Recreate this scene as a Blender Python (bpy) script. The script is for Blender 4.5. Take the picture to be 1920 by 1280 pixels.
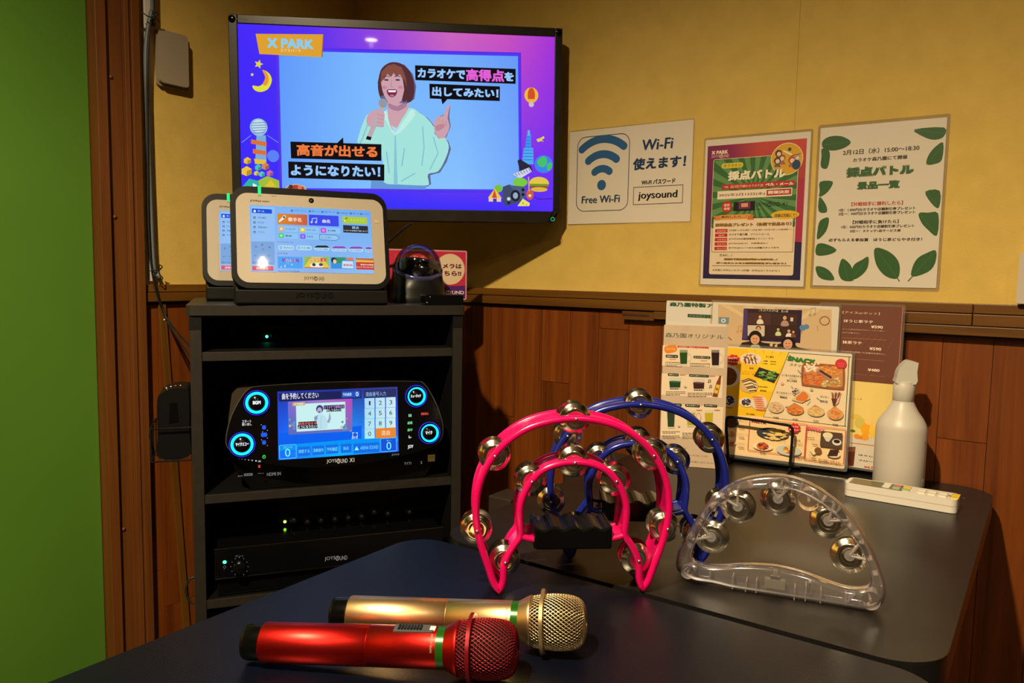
import bpy, math, random
import numpy as np
from mathutils import Matrix, Vector
random.seed(7)
for o in list(bpy.data.objects): bpy.data.objects.remove(o)
SC = bpy.context.scene
COL = SC.collection
PI = math.pi

# ---------------------------------------------------------------- camera (solved from the vanishing points of the room)
FPX = 1450.0
_dn = np.array([-276., 16126., FPX]); _dn /= np.linalg.norm(_dn); _up = -_dn
_X = -np.array([-2087., -170., FPX]); _X -= _up*(_X@_up); _X /= np.linalg.norm(_X)
_Y = np.cross(_up, _X)
R = np.stack([_X, _Y, _up])
CAM = np.array([0., 0., 1.])
cd = bpy.data.cameras.new('camera'); cam = bpy.data.objects.new('camera', cd); COL.objects.link(cam)
cd.sensor_fit = 'HORIZONTAL'; cd.sensor_width = 36.0; cd.lens = 36.0*FPX/1920.0; cd.clip_start = .01
_r, _u, _b = R@[1, 0, 0], R@[0, -1, 0], R@[0, 0, -1]
cam.matrix_world = Matrix(((_r[0], _u[0], _b[0], 0), (_r[1], _u[1], _b[1], 0), (_r[2], _u[2], _b[2], 1.0), (0, 0, 0, 1)))
SC.camera = cam
# ---------------------------------------------------------------- world and exposure
W = bpy.data.worlds.new('world'); SC.world = W; W.use_nodes = True
W.node_tree.nodes['Background'].inputs[0].default_value = (.01, .008, .006, 1)
vs = SC.view_settings
vs.view_transform = 'Standard'; vs.look = 'None'; vs.gamma = 1; vs.exposure = 0.0; vs.use_curve_mapping = False
SC.cycles.max_bounces = 10; SC.cycles.transparent_max_bounces = 24
# ---------------------------------------------------------------- lamps: (x, y, watts, cone degrees)
ZC = 2.35
LAMPS = [(-.42, -.30, 300, 150, .7), (.62, -1.17, 45, 150, .6), (.95, -.22, 22, 150, .6)]
LAMPCOL = (1.0, .80, .50)

# ---------------------------------------------------------------- frames: local x = right, y = up, z = towards the viewer
def frame(c, yaw, tilt=0., roll=0.):
    w = np.array([math.cos(yaw), math.sin(yaw), 0]); n = np.array([math.sin(yaw), -math.cos(yaw), 0]); u = np.array([0, 0, 1.])
    u2 = u*math.cos(tilt)-n*math.sin(tilt); n2 = n*math.cos(tilt)+u*math.sin(tilt)
    w3 = w*math.cos(roll)+u2*math.sin(roll); u3 = u2*math.cos(roll)-w*math.sin(roll)
    return Matrix(((w3[0], u3[0], n2[0], c[0]), (w3[1], u3[1], n2[1], c[1]), (w3[2], u3[2], n2[2], c[2]), (0, 0, 0, 1)))
def at(M, px, py, off=0.):
    """photograph pixel -> (x, y) on the plane z=off of frame M"""
    A = np.array(M); n = A[:3, 2]; c = A[:3, 3]+n*off
    d = R@np.array([px-960, py-640, FPX]); p = CAM+d*((n@(c-CAM))/(n@d))-A[:3, 3]
    return float(p@A[:3, 0]), float(p@A[:3, 1])
def tb(px, py, z):
    d = R@np.array([px-960, py-640, FPX]); return CAM+d*((z-1)/d[2])
def crop(x0, y0, s):
    return lambda x, y: (x0+x*s, y0+y*s)

# ---------------------------------------------------------------- materials
def lin(c):
    f = lambda v: v/12.92 if v <= .04045 else ((v+.055)/1.055)**2.4
    return tuple(f(v/255.) for v in c)
MC = {}
def mat(name, rgb=(.5, .5, .5), rough=.5, metal=0., spec=.5, em=None, es=1., coat=0., bump=None, noise=None, trans=0., ior=1.45, alpha=1.):
    if name in MC: return MC[name]
    m = bpy.data.materials.new(name); m.use_nodes = True; nt = m.node_tree; b = nt.nodes['Principled BSDF']
    b.inputs['Base Color'].default_value = (*rgb, 1); b.inputs['Roughness'].default_value = rough
    b.inputs['Metallic'].default_value = metal; b.inputs['Specular IOR Level'].default_value = spec
    b.inputs['Coat Weight'].default_value = coat; b.inputs['Transmission Weight'].default_value = trans
    b.inputs['IOR'].default_value = ior; b.inputs['Alpha'].default_value = alpha
    if em: b.inputs['Emission Color'].default_value = (*em, 1); b.inputs['Emission Strength'].default_value = es
    if noise or bump:
        tc = nt.nodes.new('ShaderNodeTexCoord')
    if noise:   # (scale vec, scale, amount)
        mp = nt.nodes.new('ShaderNodeMapping'); mp.inputs['Scale'].default_value = noise[0]
        nz = nt.nodes.new('ShaderNodeTexNoise'); nz.inputs['Scale'].default_value = noise[1]; nz.inputs['Detail'].default_value = 6
        nt.links.new(tc.outputs['Object'], mp.inputs[0]); nt.links.new(mp.outputs[0], nz.inputs[0])
        rp = nt.nodes.new('ShaderNodeValToRGB'); a = noise[2]
        rp.color_ramp.elements[0].position = .3; rp.color_ramp.elements[1].position = .7
        rp.color_ramp.elements[0].color = (*[v*(1-a) for v in rgb], 1); rp.color_ramp.elements[1].color = (*[min(1, v*(1+a)) for v in rgb], 1)
        nt.links.new(nz.outputs[0], rp.inputs[0]); nt.links.new(rp.outputs[0], b.inputs['Base Color'])
    if bump:    # (kind, scale, strength, distance)
        if bump[0] == 'vor':
            t = nt.nodes.new('ShaderNodeTexVoronoi'); t.feature = 'DISTANCE_TO_EDGE'; t.inputs['Scale'].default_value = bump[1]
        else:
            t = nt.nodes.new('ShaderNodeTexNoise'); t.inputs['Scale'].default_value = bump[1]; t.inputs['Detail'].default_value = 4
        nt.links.new(tc.outputs['Object'], t.inputs['Vector'])
        bp = nt.nodes.new('ShaderNodeBump'); bp.inputs['Strength'].default_value = bump[2]; bp.inputs['Distance'].default_value = bump[3]
        nt.links.new(t.outputs[0], bp.inputs['Height']); nt.links.new(bp.outputs[0], b.inputs['Normal'])
    MC[name] = m; return m
def ink(c, rough=.45): return mat('ink_%02x%02x%02x_%d' % (*c, rough*100), lin(c), rough, spec=.35)
def glow(c, s=1.): return mat('glow_%02x%02x%02x_%d' % (*c, s*100), (.003, .003, .0035), .03, em=lin(c), es=s, spec=.5)
def flatglow(c, s=1.): return mat('light_%02x%02x%02x_%d' % (*c, s*100), (.0, .0, .0), .6, em=lin(c), es=s, spec=.1)
def gradient(name, x0, x1, y0, y1, top, bot, s=1., emit=True, rough=.03, coord='Object'):
    m = bpy.data.materials.new(name); m.use_nodes = True; nt = m.node_tree; b = nt.nodes['Principled BSDF']
    tc = nt.nodes.new('ShaderNodeTexCoord'); sp = nt.nodes.new('ShaderNodeSeparateXYZ'); nt.links.new(tc.outputs[coord], sp.inputs[0])
    def rng(o, a, c):
        n = nt.nodes.new('ShaderNodeMapRange'); n.inputs[1].default_value = a; n.inputs[2].default_value = c; nt.links.new(o, n.inputs[0]); return n.outputs[0]
    def ramp(o, st):
        n = nt.nodes.new('ShaderNodeValToRGB'); e = n.color_ramp.elements
        while len(e) < len(st): e.new(.5)
        for k, (p, c) in enumerate(st): e[k].position = p; e[k].color = (*lin(c), 1)
        nt.links.new(o, n.inputs[0]); return n.outputs[0]
    gx = rng(sp.outputs[0], x0, x1); gy = rng(sp.outputs[1], y0, y1)
    mx = nt.nodes.new('ShaderNodeMix'); mx.data_type = 'RGBA'
    nt.links.new(gy, mx.inputs[0]); nt.links.new(ramp(gx, bot), mx.inputs[6]); nt.links.new(ramp(gx, top), mx.inputs[7])
    b.inputs['Roughness'].default_value = rough
    if emit:
        b.inputs['Base Color'].default_value = (.005, .005, .006, 1)
        nt.links.new(mx.outputs[2], b.inputs['Emission Color']); b.inputs['Emission Strength'].default_value = s
    else: nt.links.new(mx.outputs[2], b.inputs['Base Color'])
    return m
def wood(name, c1, c2, seed, rough=.42, axis=2, sc=1.):
    m = bpy.data.materials.new(name); m.use_nodes = True; nt = m.node_tree; b = nt.nodes['Principled BSDF']
    tc = nt.nodes.new('ShaderNodeTexCoord'); mp = nt.nodes.new('ShaderNodeMapping')
    s = [38*sc, 38*sc, 38*sc]; s[axis] = 1.6*sc
    mp.inputs['Scale'].default_value = s; mp.inputs['Location'].default_value = (seed*3.1, seed*1.7, seed*2.3)
    nt.links.new(tc.outputs['Object'], mp.inputs[0])
    nz = nt.nodes.new('ShaderNodeTexNoise'); nz.inputs['Scale'].default_value = 1.0; nz.inputs['Detail'].default_value = 9; nz.inputs['Roughness'].default_value = .65; nz.inputs['Distortion'].default_value = .6
    nt.links.new(mp.outputs[0], nz.inputs[0])
    rp = nt.nodes.new('ShaderNodeValToRGB'); rp.color_ramp.elements[0].position = .32; rp.color_ramp.elements[1].position = .70
    rp.color_ramp.elements[0].color = (*c1, 1); rp.color_ramp.elements[1].color = (*c2, 1)
    nt.links.new(nz.outputs[0], rp.inputs[0]); nt.links.new(rp.outputs[0], b.inputs['Base Color'])
    b.inputs['Roughness'].default_value = rough; b.inputs['Specular IOR Level'].default_value = .4
    bp = nt.nodes.new('ShaderNodeBump'); bp.inputs['Strength'].default_value = .12; bp.inputs['Distance'].default_value = .001
    nt.links.new(nz.outputs[0], bp.inputs['Height']); nt.links.new(bp.outputs[0], b.inputs['Normal'])
    MC[name] = m; return m
def clear(name, tint, edge, rough, base=.03, power=.45, diff=.03):
    m = bpy.data.materials.new(name); m.use_nodes = True; nt = m.node_tree; nt.nodes.clear()
    out = nt.nodes.new('ShaderNodeOutputMaterial'); tr = nt.nodes.new('ShaderNodeBsdfTransparent'); tr.inputs[0].default_value = (*tint, 1)
    gl = nt.nodes.new('ShaderNodeBsdfGlossy'); gl.inputs[0].default_value = (*edge, 1); gl.inputs[1].default_value = rough
    df = nt.nodes.new('ShaderNodeBsdfDiffuse'); df.inputs[0].default_value = (*edge, 1)
    lw = nt.nodes.new('ShaderNodeLayerWeight'); lw.inputs[0].default_value = power
    mr = nt.nodes.new('ShaderNodeMapRange'); mr.inputs[3].default_value = base; mr.inputs[4].default_value = .85
    nt.links.new(lw.outputs[0], mr.inputs[0])
    m1 = nt.nodes.new('ShaderNodeMixShader'); nt.links.new(mr.outputs[0], m1.inputs[0]); nt.links.new(tr.outputs[0], m1.inputs[1]); nt.links.new(gl.outputs[0], m1.inputs[2])
    m2 = nt.nodes.new('ShaderNodeMixShader'); m2.inputs[0].default_value = diff; nt.links.new(m1.outputs[0], m2.inputs[1]); nt.links.new(df.outputs[0], m2.inputs[2])
    nt.links.new(m2.outputs[0], out.inputs[0]); MC[name] = m; return m

BLACK = mat('black_plastic', (.006, .006, .0065), .38, spec=.35)
GLOSSBLACK = mat('gloss_black', (.0025, .0025, .003), .12, spec=.35)
MATTEBLACK = mat('matte_black', (.004, .004, .004), .7, spec=.2)
DARKGREY = mat('rack_grey', (.0185, .0155, .0125), .45, noise=((1, 1, 1), 60, .12))
CHROME = mat('nickel', (.80, .78, .74), .13, metal=1.)
STEEL = mat('steel', (.55, .52, .48), .3, metal=1.)
WHITEPL = mat('white_plastic', (.72, .68, .62), .38)
GREENLED = flatglow((40, 255, 120), 2.2)

# ---------------------------------------------------------------- mesh builder
I4 = Matrix.Identity(4)
class MB:
    def __init__(s): s.v = []; s.f = []; s.mi = []; s.sm = []; s.mats = []
    def idx(s, m):
        if m not in s.mats: s.mats.append(m)
        return s.mats.index(m)
    def add(s, vs, fs, m, smooth=False, M=None):
        k = len(s.v); i = s.idx(m)
        if M is not None: vs = [M@Vector(v) for v in vs]
        s.v += [tuple(v) for v in vs]
        for f in fs: s.f.append([k+a for a in f]); s.mi.append(i); s.sm.append(smooth)
        return s
    def box(s, lo, hi, m, M=None):
        (a, b, c), (d, e, f) = lo, hi
        return s.add([(a, b, c), (d, b, c), (d, e, c), (a, e, c), (a, b, f), (d, b, f), (d, e, f), (a, e, f)],
                     [(3, 2, 1, 0), (4, 5, 6, 7), (0, 1, 5, 4), (1, 2, 6, 5), (2, 3, 7, 6), (3, 0, 4, 7)], m, False, M)
    def prism(s, poly, z0, z1, m, M=None, smooth=False, top=None):
        n = len(poly)
        ar = sum(poly[i][0]*poly[(i+1) % n][1]-poly[(i+1) % n][0]*poly[i][1] for i in range(n))
        if ar < 0: poly = poly[::-1]
        tp = poly if top is None else (top[::-1] if ar < 0 else top)
        vs = [(x, y, z0) for x, y in poly]+[(x, y, z1) for x, y in tp]
        s.add(vs, [tuple(range(n))[::-1], tuple(range(n, 2*n))], m, False, M)
        return s.add(vs, [(i, (i+1) % n, n+(i+1) % n, n+i) for i in range(n)], m, smooth, M)
    def lathe(s, prof, m, n=32, M=None, smooth=True, caps=True):
        vs = []; fs = []
        for r, z in prof:
            for k in range(n): a = 2*PI*k/n; vs.append((r*math.cos(a), r*math.sin(a), z))
        for j in range(len(prof)-1):
            for k in range(n):
                k2 = (k+1) % n; fs.append((j*n+k, j*n+k2, (j+1)*n+k2, (j+1)*n+k))
        s.add(vs, fs, m, smooth, M)
        if caps:
            if prof[0][0] > 1e-6: s.add(vs[:n], [tuple(range(n))[::-1]], m, False, M)
            if prof[-1][0] > 1e-6: s.add(vs[-n:], [tuple(range(n))], m, False, M)
        return s
    def tube(s, path, r, m, n=8, closed=False, M=None, caps=True):
        P = [Vector(p) for p in path]; N = len(P); vs = []; up = None
        for i, p in enumerate(P):
            a = P[(i-1) % N] if (closed or i > 0) else p; b = P[(i+1) % N] if (closed or i < N-1) else p
            t = (b-a).normalized()
            if up is None: up = Vector((0, 0, 1)) if abs(t.z) < .9 else Vector((1, 0, 0))
            x = t.cross(up)
            if x.length < 1e-6: x = t.orthogonal()
            x.normalize(); y = x.cross(t).normalized(); up = y
            rr = r[i] if isinstance(r, (list, tuple)) else r
            for k in range(n): an = 2*PI*k/n; vs.append(p+x*(rr*math.cos(an))+y*(rr*math.sin(an)))
        fs = []
        for i in range(N if closed else N-1):
            for k in range(n): k2 = (k+1) % n; j = (i+1) % N; fs.append((i*n+k, i*n+k2, j*n+k2, j*n+k))
        s.add(vs, fs, m, True, M)
        if caps and not closed:
            s.add(vs[:n], [tuple(range(n))[::-1]], m, False, M); s.add(vs[-n:], [tuple(range(n))], m, False, M)
        return s
    def ball(s, c, r, m, n=12, M=None):
        pr = [(r*math.sin(PI*k/n) if 0 < k < n else 0, -r*math.cos(PI*k/n)) for k in range(n+1)]
        T = Matrix.Translation(c); return s.lathe(pr, m, n*2, (M or I4)@T, True, False)
    def mesh(s, name):
        me = bpy.data.meshes.new(name); me.from_pydata(s.v, [], s.f)
        for m in s.mats: me.materials.append(m)
        me.polygons.foreach_set('material_index', s.mi); me.polygons.foreach_set('use_smooth', s.sm); me.update(); return me
def tag(o, label=None, cat=None, group=None, kind=None):
    if label: o['label'] = label
    if cat: o['category'] = cat
    if group: o['group'] = group
    if kind: o['kind'] = kind
    return o
def obj(name, mb, parent=None, M=None, label=None, cat=None, group=None, kind=None, bevel=0., seg=2):
    o = bpy.data.objects.new(name, mb.mesh(name)); COL.objects.link(o)
    if parent: o.parent = parent
    if M is not None: o.matrix_world = M if not parent else M; 
    if parent and M is not None: o.matrix_parent_inverse = I4; o.matrix_basis = M
    if bevel:
        b = o.modifiers.new('bevel', 'BEVEL'); b.width = bevel; b.segments = seg; b.limit_method = 'ANGLE'; b.angle_limit = .6
    return tag(o, label, cat, group, kind)
def thing(name, M, label, cat, group=None):
    o = bpy.data.objects.new(name, None); COL.objects.link(o); o.matrix_world = M; o.empty_display_size = .02
    return tag(o, label, cat, group)
def smooth_poly(pts, k=4, closed=True):
    n = len(pts); out = []
    for i in range(n if closed else n-1):
        p = [np.array(pts[(i+j) % n] if closed else pts[min(max(i+j, 0), n-1)], float) for j in (-1, 0, 1, 2)]
        for q in range(k):
            t = q/k; out.append(tuple(.5*(2*p[1]+(p[2]-p[0])*t+(2*p[0]-5*p[1]+4*p[2]-p[3])*t*t+(3*p[1]-p[0]-3*p[2]+p[3])*t**3)))
    if not closed: out.append(tuple(pts[-1]))
    return out
def rrect(x0, y0, x1, y1, r, k=6):
    o = []
    for cx, cy, a in ((x1-r, y1-r, 0), (x0+r, y1-r, 90), (x0+r, y0+r, 180), (x1-r, y0+r, 270)):
        for j in range(k+1): t = math.radians(a+90*j/k); o.append((cx+r*math.cos(t), cy+r*math.sin(t)))
    return o
# ---------------------------------------------------------------- lettering (Blender's built-in font), cached per glyph string
_fc = bpy.data.curves.new('lettering', 'FONT'); _fo = bpy.data.objects.new('lettering', _fc); COL.objects.link(_fo)
_fc.resolution_u = 3
_tc = {}
def letters(body, bold):
    k = body
    if k not in _tc:
        _fc.body = body; bpy.context.view_layer.update()
        dg = bpy.context.evaluated_depsgraph_get(); ev = _fo.evaluated_get(dg); me = ev.to_mesh()
        v = [(a.co.x, a.co.y) for a in me.vertices]; f = [tuple(p.vertices) for p in me.polygons]
        ev.to_mesh_clear()
        xs = [a for a, b in v]; ys = [b for a, b in v]
        _tc[k] = (v, f, min(xs), max(xs), min(ys), max(ys))
    return _tc[k]
def printed(o, P):
    """the print becomes part of the sheet's own mesh"""
    o = next(c for c in o.children if c.name.split('.')[0] in ('sheet', 'front_leaf', 'card'))
    b = MB(); me = o.data; mt = list(me.materials)
    b.v = [tuple(v.co) for v in me.vertices]
    for p in me.polygons: b.f.append(list(p.vertices)); b.mi.append(b.idx(mt[p.material_index])); b.sm.append(p.use_smooth)
    k = len(b.v); b.v += P.mb.v
    for f, i, s in zip(P.mb.f, P.mb.mi, P.mb.sm): b.f.append([a+k for a in f]); b.mi.append(b.idx(P.mb.mats[i])); b.sm.append(s)
    o.data = b.mesh(o.name); return o
class Print:
    """flat print on the plane z=off of a frame; positions are given in photograph pixels through a crop map"""
    def __init__(s, M, off=0., cm=None, mode='ink', st=1., step=.000006):
        s.M = M; s.off = off; s.cm = cm or (lambda x, y: (x, y)); s.mb = MB(); s.k = 0; s.mode = mode; s.st = st; s.step = step
    def c(s, col):
        if not isinstance(col, tuple): return col
        return ink(col) if s.mode == 'ink' else (glow(col, s.st) if s.mode == 'glow' else flatglow(col, s.st))
    def z(s): s.k += 1; return s.off+s.k*s.step
    def p(s, x, y): return at(s.M, *s.cm(x, y), s.off)
    def poly(s, pts, col, sm=0, local=False):
        q = pts if local else [s.p(*a) for a in pts]
        if sm: q = smooth_poly(q, sm)
        ar = sum(q[i][0]*q[(i+1) % len(q)][1]-q[(i+1) % len(q)][0]*q[i][1] for i in range(len(q)))
        if ar < 0: q = q[::-1]
        z = s.z(); s.mb.add([(x, y, z) for x, y in q], [tuple(range(len(q)))], s.c(col)); return s
    def box(s, x0, y0, x1, y1): a = s.p(x0, y0); b = s.p(x1, y1); return min(a[0], b[0]), min(a[1], b[1]), max(a[0], b[0]), max(a[1], b[1])
    def rect(s, x0, y0, x1, y1, col, r=0.):
        a, b, c, d = s.box(x0, y0, x1, y1)
        q = rrect(a, b, c, d, r*min(c-a, d-b), 5) if r else [(a, b), (c, b), (c, d), (a, d)]
        return s.poly(q, col, 0, True)
    def frame(s, x0, y0, x1, y1, col, t, r=.0):
        a, b, c, d = s.box(x0, y0, x1, y1); rr = max(r*min(c-a, d-b), 1e-5)
        o = rrect(a, b, c, d, rr, 5); i = rrect(a+t, b+t, c-t, d-t, max(rr-t, 1e-5), 5); n = len(o); z = s.z()
        s.mb.add([(x, y, z) for x, y in o+i], [(k, (k+1) % n, n+(k+1) % n, n+k) for k in range(n)], s.c(col)); return s
    def disc(s, x, y, rx, col, ry=None, n=28):
        a, b, c, d = s.box(x-rx, y-(ry or rx), x+rx, y+(ry or rx))
        return s.poly([((a+c)/2+(c-a)/2*math.cos(2*PI*k/n), (b+d)/2+(d-b)/2*math.sin(2*PI*k/n)) for k in range(n)], col, 0, True)
    def ring(s, x, y, rx, rin, col, ry=None, n=32, a0=0, a1=360):
        a, b, c, d = s.box(x-rx, y-(ry or rx), x+rx, y+(ry or rx)); cx, cy = (a+c)/2, (b+d)/2; z = s.z(); vs = []
        for k in range(n+1):
            t = math.radians(a0+(a1-a0)*k/n)
            for q in (1, rin/rx): vs.append((cx+(c-a)/2*q*math.cos(t), cy+(d-b)/2*q*math.sin(t), z))
        s.mb.add(vs, [(2*k, 2*k+2, 2*k+3, 2*k+1) for k in range(n)], s.c(col)); return s
    def line(s, pts, t, col):
        q = [s.p(*a) for a in pts]; z = s.z(); vs = []
        for i, p in enumerate(q):
            a = q[max(i-1, 0)]; b = q[min(i+1, len(q)-1)]; dx, dy = b[0]-a[0], b[1]-a[1]; L = math.hypot(dx, dy) or 1
            vs += [(p[0]-dy/L*t/2, p[1]+dx/L*t/2, z), (p[0]+dy/L*t/2, p[1]-dx/L*t/2, z)]
        s.mb.add(vs, [(2*i+1, 2*i+3, 2*i+2, 2*i) for i in range(len(q)-1)], s.c(col)); return s
    def text(s, body, x0, y0, x1, y1, col, bold=.0, shear=0., rise=0., outline=None):
        if outline: s.text(body, x0, y0, x1, y1, outline[0], outline[1], shear, rise)
        a, b, c, d = s.box(x0, y0, x1, y1); v, f, lx, hx, ly, hy = letters(body, bold)
        g = bold*(.75 if bold < .1 else .8); lx -= g; hx += g; ly -= g; hy += g
        kx = (c-a)/(hx-lx); ky = (d-b)/max(hy-ly, .05)
        if bold < .022: sh = ((0, 0),)
        elif bold < .042: sh = ((-g, g*.4), (g, -g*.4))
        elif bold < .1: sh = ((-g, -g), (g, -g), (-g, g), (g, g), (0, 0))
        else: sh = tuple((g*math.cos(PI*q/5), g*math.sin(PI*q/5)) for q in range(10))+((g/2, 0), (-g/2, 0))
        for ox, oy in sh:
            z = s.z(); s.mb.add([(a+(x+ox-lx)*kx+(y+oy-ly)*ky*shear, b+(y+oy-ly)*ky+((x+ox-lx)*kx)*rise, z) for x, y in v], f, s.c(col))
        return s
    def lines(s, x0, y0, x1, y1, n, col, t=.35):
        """rows of small print too fine to read, as broken strokes"""
        h = (y1-y0)/n
        for k in range(n):
            x = x0; e = x1-(x1-x0)*(.25 if k == n-1 else 0)
            while x < e-2:
                w = random.uniform(.5, 1.6)*h*1.6; s.rect(x, y0+k*h, min(x+w, e), y0+k*h+h*t, col); x += w+h*.35
        return s
LOGO = 'JOYSOUND'
def logo(P, x0, y0, x1, y1, col, bold=.03, rise=0.):
    L = x1-x0; dy = lambda f: rise*L*f    # y0, y1 hold at the left end
    P.text('JOYS', x0, y0, x0+L*.475, y1+dy(.475), col, bold)
    cx = x0+L*.565; cy = (y0+y1)/2+dy(.565); r = L*.082
    P.ring(cx, cy, r, r*.66, col, (y1-y0)*.56); P.rect(cx-L*.012, cy-(y1-y0)*.3, cx+L*.012, cy+(y1-y0)*.15, col)
    P.text('UND', x0+L*.665, y0+dy(.665), x1, y1+dy(1), col, bold)

# ================================================================= the room
YB = 1.56; XA = -1.632; XR = 1.35; YF = -2.4
YEL = mat('yellow_wallpaper', (.66, .45, .11), .75, spec=.2, noise=((1, 1, 1), 26, .05), bump=('noise', 420, .25, .0015))
CEIL = mat('ceiling_paint', (.60, .52, .42), .8)
FLR = mat('dark_carpet', (.05, .032, .022), .9, bump=('noise', 300, .4, .003))
WOODS = [wood('panel_wood_%s' % n, (a*.105, a*.022, a*.0022), (a*.225, a*.056, a*.0058), k*7+1) for k, (n, a) in enumerate((('amber', 1.), ('chestnut', .86), ('honey', 1.12), ('russet', .94)))]
GROOVE_SHADE = mat('groove_and_shade', (.045, .010, .004), .6)  # dark joints, also the painted shadow lines under the rail
RAIL = wood('rail_wood', (.085, .031, .0030), (.165, .066, .0070), 3, axis=0)
RAILA = wood('rail_wood_side', (.085, .031, .0030), (.165, .066, .0070), 5, axis=1)
FRAMEW = wood('frame_wood', (.100, .030, .0042), (.165, .053, .0075), 9, rough=.5)
MB_ = MB
obj('floor', MB().box((XA, YF, -.05), (XR, YB, 0), FLR), kind='structure')
obj('ceiling', MB().box((XA, YF, ZC), (XR, YB, ZC+.05), CEIL), kind='structure')
wb = obj('wall_back', MB().box((XA-.08, YB, 0), (XR, YB+.08, ZC), YEL), kind='structure')
DKW = mat('dark_stained_wall', (.045, .028, .014), .6, noise=((1, 1, .1), 20, .3))
obj('wall_right', MB().box((XR, YF, 0), (XR+.08, YB, ZC), DKW), kind='structure')
obj('wall_front', MB().box((XA, YF-.08, 0), (XR, YF, ZC), DKW), kind='structure')
DY0, DY1, DH = -.02, .8264, 2.02
m = MB(); m.box((XA-.08, DY1+.03, 0), (XA, YB, ZC), YEL); m.box((XA-.08, YF, 0), (XA, DY0-.03, ZC), YEL); m.box((XA-.08, DY0-.03, DH+.03), (XA, DY1+.03, ZC), YEL)
wa = obj('wall_left', m, kind='structure')
# the seam of the wallpaper, a hairline
obj('wallpaper_seam', MB().box((-.431, YB-.0006, .958), (-.4302, YB, ZC), mat('seam', (.50, .31, .07), .8)), wb)
# wainscot boards
def boards(name, parent, a0, a1, first, cuts, axis):
    m = MB(); g = .0011; x = first
    lo = lambda u0, z0: (u0, YB-.006, z0); 
    if axis == 0: m.box((a0, YB-.003, 0), (a1, YB, .93), GROOVE_SHADE)
    else: m.box((XA, a0, 0), (XA+.003, a1, .93), GROOVE_SHADE)
    while x > a0: x -= .0765
    k = 0
    while x < a1-.002:
        u0, u1 = max(x, a0)+g/2, min(x+.0765, a1)-g/2
        zs = [0.]+sorted(cuts.get(round((x-first)/.0765), [random.choice((.22, .31, .40, .5, .58))]))+[.93]
        for z0, z1 in zip(zs[:-1], zs[1:]):
            w = WOODS[random.randrange(4)]
            if axis == 0: m.box((u0, YB-.006, z0+g/2), (u1, YB-.002, z1-g/2), w)
            else: m.box((XA+.002, u0, z0+g/2), (XA+.006, u1, z1-g/2), w)
        x += .0765; k += 1
    return obj(name, m, parent, kind='structure')
boards('wood_panelling', wb, XA+.006, XR, -1.225, {0: [.5], 1: [.643], 2: [.3], 3: [.741], 4: [.35], 5: [.876, .42], 6: [.25], 13: [.38], 14: [.718], 15: [.2]}, 0)
boards('wood_panelling', wa, .9215, YB, .955, {}, 1)
boards('wood_panelling', wa, YF, DY0-.11, -.2, {}, 1)
# chair rail: two grooved boards and, right of the equipment, a lower strip
def rail(name, axis, a0, a1, gap, strip=None):
    m = MB(); ww = RAIL if axis == 0 else RAILA
    def bar(u0, u1, z0, z1, t, mm=None):
        if axis == 0: m.box((u0, YB-t, z0), (u1, YB, z1), mm or ww)
        else: m.box((XA, u0, z0), (XA+t, u1, z1), mm or ww)
    for u0, u1 in ((a0, gap-.0006), (gap+.0006, a1)) if gap else ((a0, a1),):
        bar(u0, u1, .9425, .959, .017); bar(u0, u1, .9215, .9412, .020)
    bar(a0, a1, .93, .95, .012, GROOVE_SHADE); bar(a0, a1, .9165, .9215, .012, GROOVE_SHADE)  # second bar is a painted shadow line under the boards
    if strip: bar(strip, a1, .9045, .9205, .027); bar(strip, a1, .900, .9045, .016, GROOVE_SHADE)  # thin dark bar paints the shadow below the strip
    return obj(name, m, kind='structure', bevel=.0012)
rail('trim_1', 0, XA+.02, XR, -.111, -.70)
rail('trim_2', 1, .9215, YB, None)
rail('trim_3', 1, YF, DY0-.11, None)
m = MB(); m.box((-.7766, YB-.022, .9005), (-.701, YB, .9185), RAIL); m.box((-.7765, YB-.0226, .9085), (-.712, YB-.0219, .9125), GROOVE_SHADE)
obj('trim_4', m, kind='structure')
obj('baseboard_back', MB().box((XA, YB-.014, 0), (XR, YB, .07), RAIL), kind='structure')
obj('baseboard_left', MB().box((XA, .9215, 0), (XA+.014, YB, .07), RAILA), kind='structure')
# door in the left wall: green leaf in a brown moulded frame
GREEN = mat('green_door_paint', (.072, .178, .018), .42, spec=.35, noise=((1, 1, 1), 3, .06))
door = tag(obj('door_1', MB().box((XA-.045, DY0+.004, .008), (XA-.004, DY1-.001, DH-.004), GREEN), bevel=.002), kind='structure')
m = MB(); m.lathe([(.012, 0), (.012, .035)], STEEL, 16, Matrix.Translation((XA-.004, .06, 1.0)) @ Matrix.Rotation(PI/2, 4, 'Y'))
m.tube([(XA+.035, .06, 1.0), (XA+.035, .17, 1.0)], .009, STEEL, 12)
obj('door_handle', m, door)
m = MB()
for s, e in ((1, DY1), (-1, DY0)):
    def b(u0, u1, h, z1):
        a, c = sorted((e+s*u0, e+s*u1)); m.box((XA-.06, a, 0), (XA+h, c, z1), FRAMEW)
    b(0, .0214, .027, DH); b(.0214, .060, .014, DH+.014); b(.060, .0705, .026, DH+.06); b(.0705, .0735, .021, DH+.08); b(.0735, .0905, .030, DH+.0905)
for u0, u1, h in ((0, .0214, .027), (.0214, .060, .014), (.060, .0705, .026), (.0705, .0735, .021), (.0735, .0905, .030)):
    m.box((XA-.06, DY0-u1, DH+u0), (XA+h, DY1+u1, DH+u1), FRAMEW)
fr = obj('trim_5', m, kind='structure', bevel=.0012)
for z in (1.385, 1.10, .43): obj('screw_plug', MB().lathe([(.0045, 0), (.0045, .0012), (0, .002)], FRAMEW, 14, Matrix.Translation((XA+.014, .862, z)) @ Matrix.Rotation(PI/2, 4, 'Y')), fr)
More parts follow.
